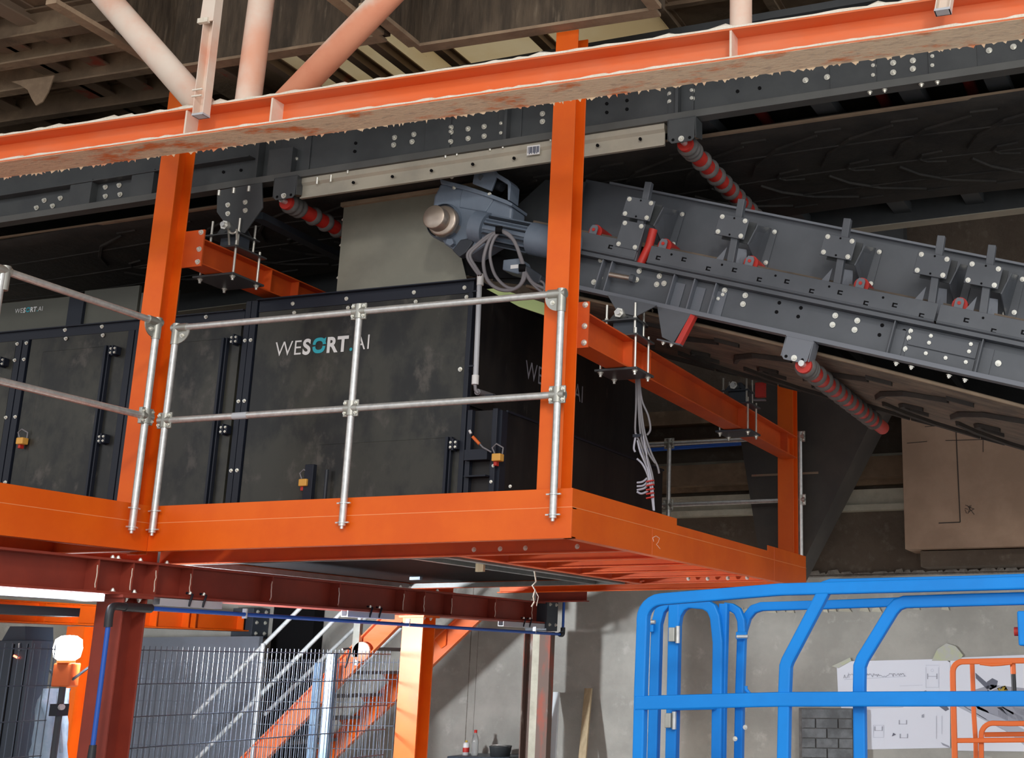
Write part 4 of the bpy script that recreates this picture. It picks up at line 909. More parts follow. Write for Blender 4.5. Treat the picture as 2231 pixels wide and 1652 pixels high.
# motor cables
t = thing('motor_cable', 'loops of grey cable hanging from the gear motor', 'cable', G2(1090, 500, .72))
def zc1(pts, y=.715): return [P(880 + a*.18157, 340 + b*.18157, 'y', y) for a, b in pts]
def smooth(pts, k=5):
    pts = [V(p) for p in pts]; out = []
    for i in range(len(pts)-1):
        p0, p1, p2, p3 = pts[max(i-1, 0)], pts[i], pts[i+1], pts[min(i+2, len(pts)-1)]
        for s in range(k):
            u = s/k; out.append(.5*((2*p1) + (p2-p0)*u + (2*p0-5*p1+4*p2-p3)*u*u + (3*p1-p0-3*p2+p3)*u**3))
    return out + [pts[-1]]
for pts, r_ in (([(1160, 900), (1020, 950), (880, 1060), (780, 1150), (765, 1220), (820, 1320), (900, 1430)], .011),
                ([(1165, 910), (1030, 970), (900, 1070), (805, 1160), (800, 1230), (860, 1330), (925, 1430)], .011),
                ([(1150, 890), (1050, 970), (980, 1130), (955, 1300), (1000, 1480), (1120, 1590), (1280, 1610), (1400, 1540), (1440, 1400), (1420, 1290), (1360, 1100), (1290, 980), (1160, 890)], .013),
                ([(1170, 900), (1090, 980), (1040, 1120), (1040, 1260), (1100, 1440), (1230, 1570), (1360, 1580), (1450, 1470), (1450, 1360), (1400, 1200), (1330, 1030), (1250, 930), (1160, 895)], .011),
                ([(1420, 1300), (1480, 1430), (1560, 1530), (1690, 1590)], .011), ([(1440, 1340), (1500, 1480), (1600, 1590), (1690, 1650)], .009), ([(1640, 1500), (1680, 1530), (1690, 1600), (1660, 1645)], .008)):
    MB().tube(smooth(zc1(pts)), r_, 8).build('cable_strand', M['cable'], t)
for p in ((1150, 895), (1430, 1350)):
    q = zc1([p])[0]; MB().cyl(q - V((.02, .02, .0)), q + V((.02, -.004, .0)), .028, 8).build('cable_tie', M['black'], t)
tag(MB().poly([P(*p, 'y', 1.03) for p in ((1060, 630), (1085, 628), (1185, 660), (1190, 688), (1130, 668))], (0, 1, 0), .03).build('green_strip', M['green_strip']), 'pale green plastic strip on the cabinet top below the cable loops', 'strip')

# hanging cables right of cabinet
t = thing('cable_bundle', 'bundle of loose grey cables hanging from the right bearing stand beside the cabinet', 'cable', P(1410, 900, 'y', 1.05))
yb = 1.25
for pts in ([(1386, 815), (1386, 880), (1384, 940), (1392, 960), (1405, 1000), (1412, 1040), (1408, 1060)], [(1389, 815), (1391, 880), (1396, 950), (1408, 990), (1420, 1030), (1424, 1055)], [(1391, 815), (1396, 880), (1404, 940), (1418, 985), (1432, 1015), (1436, 1032)],
            [(1392, 815), (1398, 870), (1412, 905), (1417, 935), (1410, 948)], [(1390, 815), (1393, 880), (1400, 940), (1412, 985), (1428, 1010)], [(1389, 960), (1395, 985), (1408, 1015), (1414, 1040), (1420, 1080), (1424, 1112)], [(1402, 950), (1410, 1000), (1420, 1050), (1424, 1100), (1425, 1113)],
            [(1388, 1000), (1400, 1012), (1411, 1035), (1416, 1060)], [(1388, 1052), (1400, 1050), (1410, 1042)], [(1388, 1060), (1402, 1058), (1412, 1048)], [(1388, 1068), (1404, 1064), (1413, 1054)], [(1388, 1072), (1398, 1076), (1412, 1070)], [(1386, 945), (1381, 975), (1384, 985)]):
    MB().tube(smooth([P(*p, 'y', yb) for p in pts]), .0075, 6).build('cable_strand', M['cable' if pts[0][1] < 900 else 'cable_white'], t)
for k in range(5):
    q = P(1416, 1050 + k*9, 'y', yb - .01); MB().bar(q - X*.022, q + X*.026 + Z*.008, .03, .008).build('red_tag', M['red'], t)
q = P(1388, 950, 'y', yb); MB().bar(q - X*.025, q + X*.03, .03, .02).build('cable_tie', M['panel_frame'], t)

# ================================================================== BACK AREA, UPPER RIGHT
t = thing('steel_funnel', 'dark tapering steel funnel hanging behind the far right column', 'funnel', (-.2, 5.7, 2.6))
def fr(z, xa, xb, ya, yb): return [(xa, ya, z), (xb, ya, z), (xb, yb, z), (xa, yb, z)]
x = [P(1612, 880, 'y', 5.4).x, P(1930, 850, 'y', 5.4).x, P(1662, 1260, 'y', 5.4).x, P(1722, 1260, 'y', 5.4).x]
zt_, zb_ = P(1900, 860, 'y', 5.4).z + .15, 2.35
mb = MB(); A = fr(zt_, x[0] - .05, x[1] + .1, 5.3, 5.9); B = fr(zb_, x[2], x[3], 5.45, 5.85)
mb.add(A + B, [(0,1,5,4), (1,2,6,5), (2,3,7,6), (3,0,4,7), (4,5,6,7)]).build('cone', M['funnel'], t)
for py in (1012, 1040):
    q = P(1640, py, 'y', 5.4); r_ = P(1785, py - 5, 'y', 5.4); MB().box((q.x, 5.36, q.z), (r_.x, 5.52, q.z + .02)).build('band', M['joist'], t)
t = thing('plywood_box', 'brown plywood box with black pencil lines mounted high on the right wall', 'box', P(2100, 1197, 'y', 6.0))
a = P(1972, 1197, 'y', 5.95); b = P(1970, 880, 'y', 5.95)
MB().box((a.x, 5.95, a.z), (3.5, 6.5, b.z + .5)).build('board', M['ply'], t, .003)
MB().box((a.x + .12, 6.1, a.z - .16), (3.5, 6.5, a.z - .01)).build('base_beam', M['concrete_brown'], t)
def pl(p, q, w_=.006): MB().bar(P(*p, 'y', 5.948), P(*q, 'y', 5.948), .003, w_, Z).build('pencil_line', M['ply_line'], t)
pl((2083, 940), (2092, 1138), .01); pl((2045, 1140), (2092, 1138), .01); pl((1976, 966), (2020, 962)); pl((2015, 930), (2080, 925)); pl((2060, 960), (2142, 958), .006); pl((2142, 955), (2142, 985))
for k in range(8): pl((2108 + random.uniform(-8, 8), 1108 + random.uniform(-8, 8)), (2116 + random.uniform(-10, 8), 1116 + random.uniform(-10, 8)), .005)
t = thing('blue_pipe', 'thin blue compressed air pipe along the back wall behind the rear rail', 'pipe', P(1500, 975, 'y', 6.2))
MB().cyl(P(1395, 982, 'y', 6.15), P(1626, 966, 'y', 6.15), .022, 10).build('pipe', M['blue_pipe'], t)

# ================================================================== LOWER LEFT
t = thing('air_pipe', 'blue compressed air pipe with black elbows along the red support beam', 'pipe', (-2.86, 2.9, 1.2))
xp = -2.86
yA = P(240, 1330, 'x', xp).y; zA = 1.955
MB().cyl((xp, yA, .95), (xp, yA, zA - .05), .014, 12).build('pipe', M['blue_pipe'], t)
MB().cyl((xp, yA + .28, zA), (xp, 5.93, 1.93), .014, 12).build('pipe', M['blue_pipe'], t)
MB().tube(smooth([(xp, yA, zA - .12), (xp, yA, zA - .03), (xp, yA + .03, zA), (xp, yA + .13, zA)]), .024, 12).build('elbow', M['dark_pipe'], t)
MB().cyl((xp, yA + .11, zA), (xp, yA + .33, zA), .027, 14).build('coupling', M['dark_pipe'], t)
MB().cyl((xp, yA, 1.02), (xp, yA, 1.17), .027, 14, .02).build('coupling', M['dark_pipe'], t)
MB().tube(smooth([(xp, 5.87, 1.93), (xp, 5.93, 1.93), (xp, 5.94, 1.96), (xp, 5.94, 2.0)]), .025, 10).build('elbow', M['dark_pipe'], t)
MB().cyl((xp, 5.94, 2.0), (xp, 5.94, 2.28), .014, 10).build('pipe', M['blue_pipe'], t)
for y in (.95, 3.0, 5.3): MB().box((xp - .018, y - .006, 1.925), (xp + .016, y + .006, 1.99)).build('pipe_clip', M['pvc'], t)
def cchan(px0, px1, py, label):
    a, b = P(px0, py, 'x', -2.9), P(px1, py, 'x', -2.9)
    t = thing('strut_channel', label, 'strut channel', (-2.92, a.y, 1.97), 'strut channels clamped under the red beam')
    MB().ext([(-.03, 0), (.03, 0), (.03, .045), (.024, .045), (.024, .006), (-.024, .006), (-.024, .045), (-.03, .045)], (-2.93, a.y, 1.98), (-2.93, b.y, 1.98), X, Z).build('channel', M['pvc'], t)
    m_ = (a.y + b.y)/2
    for dy in (-.03, .1): MB().tube([(-2.9, m_ + dy, 1.985), (-2.88, m_ + dy, 2.06), (-2.93, m_ + dy, 2.07)], .008, 6).build('beam_clamp', M['panel_frame'], t); bolt(t, (-2.9, m_ + dy, 2.06), (0, 0, 1), .012)
cchan(350, 485, 1310, 'short galvanised strut channel under the red beam, right of the nearest column')
cchan(757, 860, 1345, 'short galvanised strut channel under the red beam, left of the orange column')
cchan(1097, 1187, 1365, 'short galvanised strut channel under the red beam, at its far end')
t = thing('tube_light', 'bright white strip light under the red beam, left of its nearest column', 'lamp', (-3, -1, 1.95))
MB().box((-3.04, -2.4, 1.985), (-2.94, -.24, 2.028)).build('housing', M['pvc'], t)
MB().box((-2.94, -2.4, 1.988), (-2.925, -.26, 2.026)).build('diffuser', M['tube_glow'], t)
MB().box((-3.3, -2.4, 1.90), (-3.15, -.2, 1.95)).build('cable_duct', M['slate'], t)

# work lamp on tripod with jacket
q = P(148, 1413, 'y', .9)
t = thing('work_lamp', 'round glowing work lamp with orange body on a tripod behind the fence', 'lamp', (q.x, .9, 0))
n_ = (CAM - q); n_.z = 0; n_.normalize(); sd = n_.cross(Z)
MB().lathe([(.001, .09), (.05, .085), (.085, .06), (.095, 0), (.085, -.06), (.05, -.085), (.001, -.09)], q, Z, 24).build('glowing_globe', M['lamp_glow'], t)
MB().cyl(q - Z*.1, q - Z*.082, .06, 18).build('lamp_collar', M['lamp_body'], t)
MB().box(tuple(q + V((-.08, -.03, -.26))), tuple(q + V((.08, .06, -.1)))).build('battery', M['lamp_body'], t, .01)
MB().cyl((q.x, .9, 1.0), (q.x, .9, q.z - .24), .022, 12).build('mast', M['slate'], t)
MB().cyl((q.x, .9, .1), (q.x, .9, 1.0), .028, 12).build('mast', M['slate'], t)
for k in range(3):
    a = 2*math.pi*k/3 + .4; MB().bar((q.x, .9, .75), (q.x + .5*math.cos(a), .9 + .5*math.sin(a), .012), .025, .02).build('leg', M['slate'], t)
MB().bar(q + V((-.13, 0, -.15)), q + V((0, 0, -.26)), .014, .014).bar(q + V((0, 0, -.26)), q + V((.25, 0, -.1)), .014, .014).build('yoke', M['slate'], t)
MB().cyl((q.x + .0, .88, 1.34), (q.x + .06, .86, 1.34), .02, 10).build('clamp_knob', M['pvc'], t)
MB().box((q.x - .04, .85, 1.28), (q.x + .03, .95, 1.36)).build('clamp', M['panel_frame'], t)
light('SPOT', 'work_lamp_beam', q + V((.11, .06, .02)), 1050, (.9, .95, 1), (-2.2, 6, 1.35), shadow_soft_size=.16, spot_size=math.radians(158), spot_blend=.35)
None and light('AREA', 'tube_light_glow', (-2.9, -1.3, 2.0), 14, (.85, .92, 1), (-2.0, -1.3, 1.2), shape='RECTANGLE', size=.04, size_y=2.0)
# jacket
jy = 1.25
def jk(px, py, dy=0): return P(px, py, 'y', jy + dy)
prof = [(118, 1500, 132, 1500), (100, 1525, 134, 1520), (92, 1545, 133, 1545), (88, 1580, 133, 1575), (84, 1610, 134, 1610), (78, 1640, 136, 1640), (74, 1700, 140, 1700)]
mb = MB(); R = []
for l, ly, r_, ry_ in prof:
    ring = []
    for k in range(16):
        th = 2*math.pi*k/16; cxp = (l + r_)/2; cyp = (ly + ry_)/2; wv = 1 + .1*math.sin(5*th + ly*.05)
        p = jk(cxp + (r_ - l)/2*math.cos(th)*wv, cyp + (ry_ - ly)/2*math.cos(th)); p.y += .12*math.sin(th)*wv; ring.append(p)
    R.append(ring)
mb.add([v for r_ in R for v in r_], [(i*16+k, i*16+(k+1) % 16, (i+1)*16+(k+1) % 16, (i+1)*16+k) for i in range(len(R)-1) for k in range(16)], True)
mb.add(R[0], [tuple(range(16))])
j = thing('jacket', 'pale denim jacket draped on the lamp tripod behind the fence', 'jacket', jk(110, 1640))
mb.build('cloth', M['denim'], j)
MB().tube(smooth([jk(128, 1508, -.13), jk(126, 1540, -.14), jk(130, 1580, -.14), jk(134, 1640, -.14)]), .012, 6).build('front_seam', M['denim'], j)
MB().tube(smooth([jk(112, 1612, -.13), jk(122, 1608, -.14), jk(132, 1606, -.13)]), .006, 6).build('pocket_seam', M['white_paint'], j)
MB().tube(smooth([jk(96, 1530, -.1), jk(106, 1560, -.15), jk(104, 1600, -.16), jk(98, 1660, -.15)]), .03, 8).build('sleeve', M['denim'], j)
MB().box(tuple(jk(87, 1548, -.1)), tuple(jk(91, 1540, -.08) + V((0, .01, .02)))).build('tab', M['yellow'], j)
# dark cabinet far left
a = P(0, 1400, 'y', 2.0); b = P(96, 1395, 'y', 2.0)
t = thing('dark_cabinet', 'dark blue grey sheet metal cabinet at the left edge with red indicator', 'cabinet', (a.x, 2.3, 0))
e1 = P(70, 1400, 'y', 2.0).x
MB().box((a.x - 1.2, 2.0, 0), (e1, 2.22, b.z)).build('body', M['cabinet'], t, .006)
for px in (18, 48): MB().box((P(px, 1500, 'y', 2.0).x - .004, 1.994, .05), (P(px, 1500, 'y', 2.0).x + .004, 2.0, b.z - .03)).build('panel_seam', M['black'], t)
q = P(34, 1431, 'y', 1.99); MB().bar(q - V((.02, 0, -.008)), q + V((.03, 0, -.012)), .01, .014).build('indicator', M['red_led'], t)
MB().cyl(P(42, 1418, 'y', 1.99), P(42, 1402, 'y', 1.99), .008, 8).build('antenna', M['galv'], t)
a = P(30, 1385, 'y', 2.3); MB().poly([P(-10, 1420, 'y', 2.3), P(55, 1400, 'y', 2.3), P(55, 1365, 'y', 2.3), P(22, 1365, 'y', 2.3)], (0, 1, 0), .3).build('cable_hood', M['cabinet'], t)
# dark sheet stack behind far fence
a, b = P(318, 1385, 'y', 5.6), P(560, 1445, 'y', 5.6)
tag(MB().box((a.x - .4, 5.6, 0), (b.x, 5.66, 1.93)).build('grey_board', M['fence_board']), 'dark grey board standing behind the mesh fences', 'board')
t = tag(MB().box((P(590, 1400, 'y', 6.3).x, 6.3, 0), (P(680, 1400, 'y', 6.3).x, 6.48, 2.4)).build('dark_door', M['black']), 'dark brown doorway panel in the back wall behind the stair rails', 'door')

# fences
def fence(org, ax, L, zt, nv, zh, label, post_at, wm='fence_wire', hm='fence', cat='fence', z0=.05, zpost=None, double=False, tip=.03):
    t = thing('mesh_fence', label, cat, org); o = V(org); a = V(ax); nrm = a.cross(Z)
    wl_ = lmesh(MB().cyl((0, 0, z0), (0, 0, zt), .0032, 6), 'vertical_wire', M[wm])
    for k in range(nv): rep('vertical_wire', wl_, t, o + a*(L*k/(nv-1)))
    for z in zh:
        MB().cyl(o + Z*z + nrm*.006, o + a*L + Z*z + nrm*.006, .0036, 6).build('horizontal_wire', M[hm], t)
        if double: MB().cyl(o + Z*z - nrm*.006, o + a*L + Z*z - nrm*.006, .0042, 6).build('horizontal_wire', M[hm], t)
    for s in post_at:
        p = o + a*s - nrm*.05
        MB().box((p.x - .03, p.y - .03, 0), (p.x + .03, p.y + .03, (zpost or zt) - tip)).build('post', M['fence_post'], t, .003)
    return t
f1 = fence((-3.16, .12, 0), (0, 1, 0), 3.12, 1.737, 61, (.31, .51, .71, .91, 1.11, 1.30, 1.50, 1.71), 'front mesh fence between the red column and the orange column, tall wire tips', (2.38,), double=True)
MB().tube(smooth([(-3.1, 2.52, 1.60), (-3.1, 2.56, 1.70), (-3.1, 2.56, 1.745), (-3.1, 2.46, 1.74)]), .008, 6).build('hook', M['dark_pipe'], f1)
fence((-3.3, -1.05, 0), (0, 1, 0), .85, 1.74, 17, (.7, .9, 1.10, 1.30, 1.50, 1.71), 'short mesh fence piece in front of the jacket, left of the red column', (), 'fence', 'fence')
x0 = P(296, 1440, 'y', 4.0).x; x1 = P(868, 1440, 'y', 4.0).x; xq = P(690, 1430, 'y', 4.0).x
z2 = P(560, 1437, 'y', 4.0).z
t2 = fence((x0, 4.0, 0), (1, 0, 0), x1 - x0, z2, 62, (.30, .50, .70, .90, 1.10, 1.30, 1.5, z2 - .03), 'rear mesh fence farther back, lower, in front of the stair', (xq - x0,), 'fence_wire', 'fence_wire')

# stair
t = thing('steel_stair', 'orange steel stair with galvanised handrails behind the mesh fence', 'stair', (-5, 4.9, 0))
YS = (4.45, 5.45)
def sl(px, py, y): return P(px, py, 'y', y)
for y_, p, q in ((YS[0], (590, 1620), (830, 1378)), (YS[1], (740, 1620), (1000, 1372))):
    a, b = sl(*p, y_), sl(*q, y_); d = (b - a).normalized()
    lo = a - d*(a.z - .05)/d.z; hi = a + d*(2.16 - a.z)/d.z
    nn = V((-d.z, 0, d.x))
    MB().ext([(-.008, -.1), (.05, -.1), (.05, -.088), (.004, -.088), (.004, .088), (.05, .088), (.05, .1), (-.008, .1)], lo, hi, (0, -1, 0), nn).build('stringer', M['orange_dusty'], t)
    MB().box((hi.x - .05, y_ - .02, 2.1), (hi.x + .3, y_ + .02, 2.27)).build('landing_beam', M['orange_dusty'], t)
    S = (hi, lo, d)
    # handrails: two tubes and posts
    for k, off in enumerate((1.08, .6)):
        MB().cyl(lo + Z*off, hi + Z*off, .021, 12).build('handrail' if k == 0 else 'knee_rail', M['galv_rail'], t)
a = sl(590, 1620, YS[0]); dd = (sl(830, 1378, YS[0]) - a).normalized()
for k in range(9):
    z = .2 + .22*k; x = a.x + (z - a.z)*dd.x/dd.z
    MB().box((x - .12, YS[0] + .02, z + .02), (x + .12, YS[1] - .02, z + .05)).build('tread', M['tread'], t)
    MB().poly([(x - .13, YS[1] - .03, z + .02), (x + .10, YS[1] - .03, z + .02), (x + .10, YS[1] - .03, z - .14), (x + .05, YS[1] - .03, z - .17)], (0, 1, 0), .01).build('tread_bracket', M['orange'], t)
    MB().poly([(x - .13, YS[1] + .3, z + .02), (x + .0, YS[1] + .3, z + .12), (x + .12, YS[1] + .3, z + .02)], (0, 1, 0), .01)
for px, py in ((575, 1430), (790, 1325)):
    q = sl(px, py, YS[0]); x = q.x; zs = a.z + (x - a.x)*dd.z/dd.x
    MB().cyl((x, YS[0] - .03, zs - .1), (x, YS[0] - .03, zs + 1.08), .022, 12).build('handrail_post', M['galv_rail'], t)
q = P(790, 1420, 'y', YS[0] - .05)
MB().lathe([(.001, -.03), (.09, -.03), (.09, 0), (.001, 0)], q, Y, 20).build('pivot_plate', M['truss_dusty'], t)
MB().box((q.x - .1, q.y - .03, q.z - .05), (q.x - .03, q.y + .02, q.z + .28)).build('upright', M['galv_dull'], t)

# rusty column, planks, bottle corner
a, b, c = P(1141, 1400, 'y', 5.72), P(1178, 1400, 'y', 5.72), P(1207, 1400, 'y', 5.72)
t = thing('rusty_column', 'rust stained grey and red steel column standing against the back wall', 'column', (-3.03, 5.82, 0))
MB().box((a.x, 5.72, 0), (a.x + .012, 5.92, 1.955)).build('flange', M['rust_col'], t, .002)
MB().box((a.x + .24, 5.72, 0), (a.x + .252, 5.92, 1.955)).build('flange', M['rust_col'], t, .002)
MB().box((a.x + .012, 5.81, 0), (a.x + .24, 5.82, 1.955)).build('web', M['rust_col'], t)
MB().box((a.x + .11, 5.70, 0), (a.x + .19, 5.72, 1.95)).build('cover_strip', M['ledge'], t)
MB().box((a.x + .19, 5.695, 0), (a.x + .31, 5.72, 1.95)).build('cover_plate', M['rust_col'], t)
def lean(px0, px1, py, w_, m, label, nm, dep=.03):
    a, b = P(px0, py, 'y', 6.38), P(px1, 1652, 'y', 6.15); d = (a - b).normalized(); k = b.z / d.z; f_ = b - d*(k - .02)
    tag(MB().ext([(-w_/2, 0), (w_/2, 0), (w_/2, dep), (-w_/2, dep)], f_, a, X, Y).build(nm, M[m], None, .003), label, 'plank')
lean(1211, 1203, 1508, .068, 'white_paint', 'narrow white painted batten leaning on the back wall right of rusty column', 'batten')
lean(1281, 1268, 1500, .082, 'wood', 'raw timber plank leaning on the back wall right of the white batten', 'timber_plank')
t = tag(MB().box((P(985, 1645, 'y', 6.0).x, 5.9, .0), (P(1120, 1645, 'y', 6.0).x, 6.45, P(1000, 1647, 'y', 6.0).z)).build('dark_chest', M['cabinet'], None, .006), 'dark chest at the bottom edge carrying the bottle and the spray can', 'chest')
zc_ = P(1000, 1647, 'y', 6.0).z
q = P(1034, 1640, 'y', 6.1); t = thing('water_bottle', 'clear plastic bottle with a red cap on the dark chest', 'bottle', (q.x, 6.1, zc_))
MB().lathe([(.001, 0), (.036, 0), (.038, .02), (.036, .1), (.038, .13), (.026, .19), (.014, .215), (.014, .225)], (q.x, 6.1, zc_), Z, 18).build('bottle_body', M['plastic_clear'], t)
MB().lathe([(.016, 0), (.016, .03), (.001, .03)], (q.x, 6.1, zc_ + .222), Z, 12).build('cap', M['red'], t)
q = P(1015, 1640, 'y', 6.1); t = thing('spray_can', 'white spray can with a red patch left of the plastic bottle', 'can', (q.x, 6.1, zc_))
MB().lathe([(.001, 0), (.034, 0), (.034, .11), (.026, .125), (.001, .128)], (q.x, 6.1, zc_), Z, 18).build('can_body', M['white'], t)
MB().lathe([(.0345, .03), (.0345, .075)], (q.x, 6.1, zc_), Z, 18).build('can_print', M['red'], t)
MB().lathe([(.012, .128), (.012, .145), (.001, .147)], (q.x, 6.1, zc_), Z, 10).build('nozzle', M['yellow'], t)
q = P(1090, 1640, 'y', 6.1); t = thing('bucket', 'dark grey bucket at the bottom edge left of the rusty column', 'bucket', (q.x, 6.1, zc_))
MB().lathe([(.001, 0), (.10, 0), (.115, .09), (.12, .095), (.115, .1), (.001, .08)], (q.x, 6.1, zc_), Z, 22).build('pail', M['frame_grey'], t)
MB().tube(smooth([(q.x - .11, 6.08, zc_ + .09), (q.x - .05, 6.0, zc_ + .11), (q.x + .05, 6.0, zc_ + .11), (q.x + .11, 6.08, zc_ + .09)]), .005, 6).build('handle', M['galv'], t)
# paving slab leaning
t = thing('paving_panel', 'dark grey panel of set blocks leaning on the wall left of the paper drawings', 'panel', (P(1800, 1652, 'y', 6.2).x, 6.2, 0))
a, b = P(1748, 1575, 'y', 6.35), P(1860, 1575, 'y', 6.35); ztp = P(1800, 1543, 'y', 6.35).z
W_ = b.x - a.x; rowh = .092
MB().box((a.x - .03, 6.33, 0), (b.x + .02, 6.37, ztp)).build('backing', M['rubber'], t, .004)
r_ = 0; z = ztp - .01
while z > .05:
    k = 2 + r_ % 2; xx = a.x
    ws = ([.5, .5] if r_ % 2 == 0 else [.28, .44, .28]) if r_ else [1]
    for f_ in ws:
        MB().box((xx + .006, 6.308 - random.random()*.005, z - rowh + .008), (xx + W_*f_ - .006, 6.33, z)).build('block', M['slab'], t, .003); xx += W_*f_
    z -= rowh; r_ += 1

# paper drawings
t = thing('wall_drawing', 'large white paper with technical drawings taped on the concrete wall', 'drawing', P(1950, 1590, 'y', 6.49))
yw = 6.488
MB().poly([P(*p, 'y', yw) for p in ((1823, 1452), (1854, 1441), (2058, 1436), (2070, 1444), (2070, 1630), (1855, 1634), (1826, 1515))], (0, 1, 0), .006).build('sheet', M['paper'], t)
MB().poly([P(*p, 'y', yw - .003) for p in ((2070, 1434), (2400, 1420), (2400, 1640), (2078, 1636))], (0, 1, 0), .004).build('sheet', M['paper'], t)
def ink(p, q, w_=.004, m='ink_light'): MB().bar(P(*p, 'y', yw - .0045), P(*q, 'y', yw - .0045), .001, w_, Z).build('drawn_line', M[m], t)
def ipoly(pts, m='ink'): MB().poly([P(*p, 'y', yw - .005) for p in pts], (0, 1, 0), .001).build('printed_shape', M[m], t)
# blurred handwriting across the top
px = 1838; prev = (px, 1478)
while px < 1972:
    px += random.uniform(1.6, 3.2); cur = (px, 1474 + random.uniform(-5, 4) - (px - 1838)*.02)
    ink(prev, cur, .004, 'ink_grey'); prev = cur
ink((1840, 1481), (1975, 1474), .003); ink((1848, 1466), (1850, 1478), .003, 'ink_grey')
for x_, y_, s_ in ((2031, 1474, 1.0), (1914, 1588, .8), (1967, 1574, .8), (1969, 1604, .8)):
    ink((x_ - 10*s_, y_ - 6*s_), (x_ - 10*s_, y_ + 6*s_), .008, 'ink_grey'); ink((x_ + 10*s_, y_ - 6*s_), (x_ + 10*s_, y_ + 6*s_), .008, 'ink_grey'); ink((x_ - 10*s_, y_ + (0 if s_ == 1 else 5*s_)), (x_ + 10*s_, y_ + (0 if s_ == 1 else 5*s_)), .004, 'ink_grey')
    for p, q in (((-14, -24 if s_ == 1 else -9), (14, -24 if s_ == 1 else -9)), ((-14, 24), (14, 24)), ((-14, -20 if s_ == 1 else -9), (-14, 24)), ((14, -20 if s_ == 1 else -9), (14, 24))):
        if s_ == 1 or x_ < 1920: ink((x_ + p[0]*s_, y_ + p[1]*s_), (x_ + q[0]*s_, y_ + q[1]*s_), .0025)
MB().lathe([(.012, 0), (.014, 0)], P(2031, 1461, 'y', yw - .005), Y, 12).build('drawn_circle', M['ink_light'], t)
ink((1885, 1543), (1968, 1541), .0035, 'ink_grey'); ink((1960, 1495), (2010, 1493), .002); ink((2040, 1560), (2040, 1610), .004); ink((2052, 1560), (2052, 1600), .003)
ipoly([(1943, 1605), (1946, 1597), (1952, 1601)]); ipoly([(2008, 1558), (2013, 1556), (2013, 1564), (2008, 1564)], 'ink_grey'); ipoly([(2044, 1538), (2062, 1538), (2068, 1546), (2060, 1550)]); ipoly([(2010, 1508), (2017, 1504), (2022, 1510)], 'ink_grey'); ipoly([(2050, 1618), (2068, 1626), (2069, 1630), (2054, 1624)], 'ink_grey')
# printed conveyor picture on the right sheet
ipoly([(2076, 1535), (2110, 1528), (2232, 1590), (2232, 1625), (2200, 1598)], 'ink_light')
ipoly([(2108, 1508), (2160, 1492), (2232, 1500), (2232, 1585), (2130, 1545)], 'ink_grey')
ipoly([(2125, 1466), (2134, 1474), (2162, 1498), (2150, 1502), (2126, 1478)], 'ink'); ipoly([(2150, 1486), (2162, 1478), (2174, 1484), (2170, 1502), (2152, 1506)], 'ink'); ipoly([(2172, 1500), (2190, 1494), (2196, 1504), (2180, 1510)], 'yellow')
ink((2152, 1508), (2204, 1484), .012, 'paper'); ipoly([(2172, 1542), (2185, 1540), (2232, 1566), (2232, 1574), (2205, 1566)], 'ink'); ipoly([(2205, 1540), (2232, 1546), (2232, 1560), (2215, 1554)], 'ink')
ink((2098, 1538), (2200, 1598), .006, 'ink'); 
for k in range(7): ink((2176 + k*3, 1548), (2176 + k*3, 1560 + 2*k), .003, 'ink')
for pts, lab in (([(1812, 1452), (1852, 1433), (1855, 1440), (1826, 1456)], 'grey tape strip at the upper left corner of the wall drawing'), ([(2030, 1440), (2042, 1415), (2062, 1402), (2082, 1408), (2098, 1428), (2090, 1440)], 'crumpled silver tape patch above the right end of the wall drawing')):
    tag(MB().poly([P(*p, 'y', 6.478) for p in pts], (0, 1, 0), .006).build('tape_patch', M['tape']), lab, 'tape')

# ================================================================== BLUE LIFT
t = thing('scissor_lift', 'bright blue scissor lift guard rail basket in the lower right foreground', 'lift', (2.6, -1.5, 0))
yb, yk = -1.9, -1.25
def bp(px, py, y=yb): return P(px, py, 'y', y)
def rail(pts, w_=.045, y=yb, nm='rail', k=4):
    MB().sqtube([bp(*p, y) if len(p) == 2 else p for p in pts], w_, (0, 1, 0)).build(nm, M['blue'], t, .006)
def arc(c, r, a0, a1, n=6): return [(c[0] + r*math.cos(math.radians(a0 + (a1 - a0)*k/n)), c[1] - r*math.sin(math.radians(a0 + (a1 - a0)*k/n))) for k in range(n+1)]
rail([(1391, 1760), (1397, 1500), (1402, 1360)] + arc((1446, 1350), 44, 180, 95) + [(1700, 1285), (2000, 1277), (2400, 1266)], nm='front_top_rail')
rail([(1390, 1532), (1700, 1524), (2400, 1522)], .052, nm='front_mid_rail')
rail([(1706, 1760), (1711, 1500), (1713, 1452), (1717, 1440), (1799, 1284)], nm='angled_post', y=yb + .002)
rail([(1876, 1760), (1873, 1500), (1874, 1452), (1880, 1436), (1945, 1330), (1956, 1318), (1972, 1312), (2100, 1308), (2400, 1300)], nm='sliding_rail', y=yb + .06)
rail([(1795, 1278), (1812, 1272), (1840, 1272), (2100, 1266), (2400, 1256)], .04, nm='rear_top_rail', y=yk)
rail([(1421, 1760), (1428, 1500), (1432, 1360), (1440, 1330), (1450, 1318), (1456, 1308)], nm='end_post', y=yk)
rail([(1462, 1760), (1468, 1500), (1472, 1310)], .05, nm='gate_post', y=yk)
rail([(1470, 1380), (1476, 1340), (1486, 1322), (1502, 1314), (1536, 1317), (1552, 1326), (1560, 1345), (1566, 1400), (1562, 1760)], nm='gate_frame', y=yk)
rail([(1578, 1316), (1573, 1500), (1569, 1760)], .04, nm='gate_stile', y=yk + .03)
rail([(1580, 1322), (1595, 1324), (1608, 1332), (1616, 1352), (1618, 1390)], .035, nm='gate_corner', y=yk + .06)
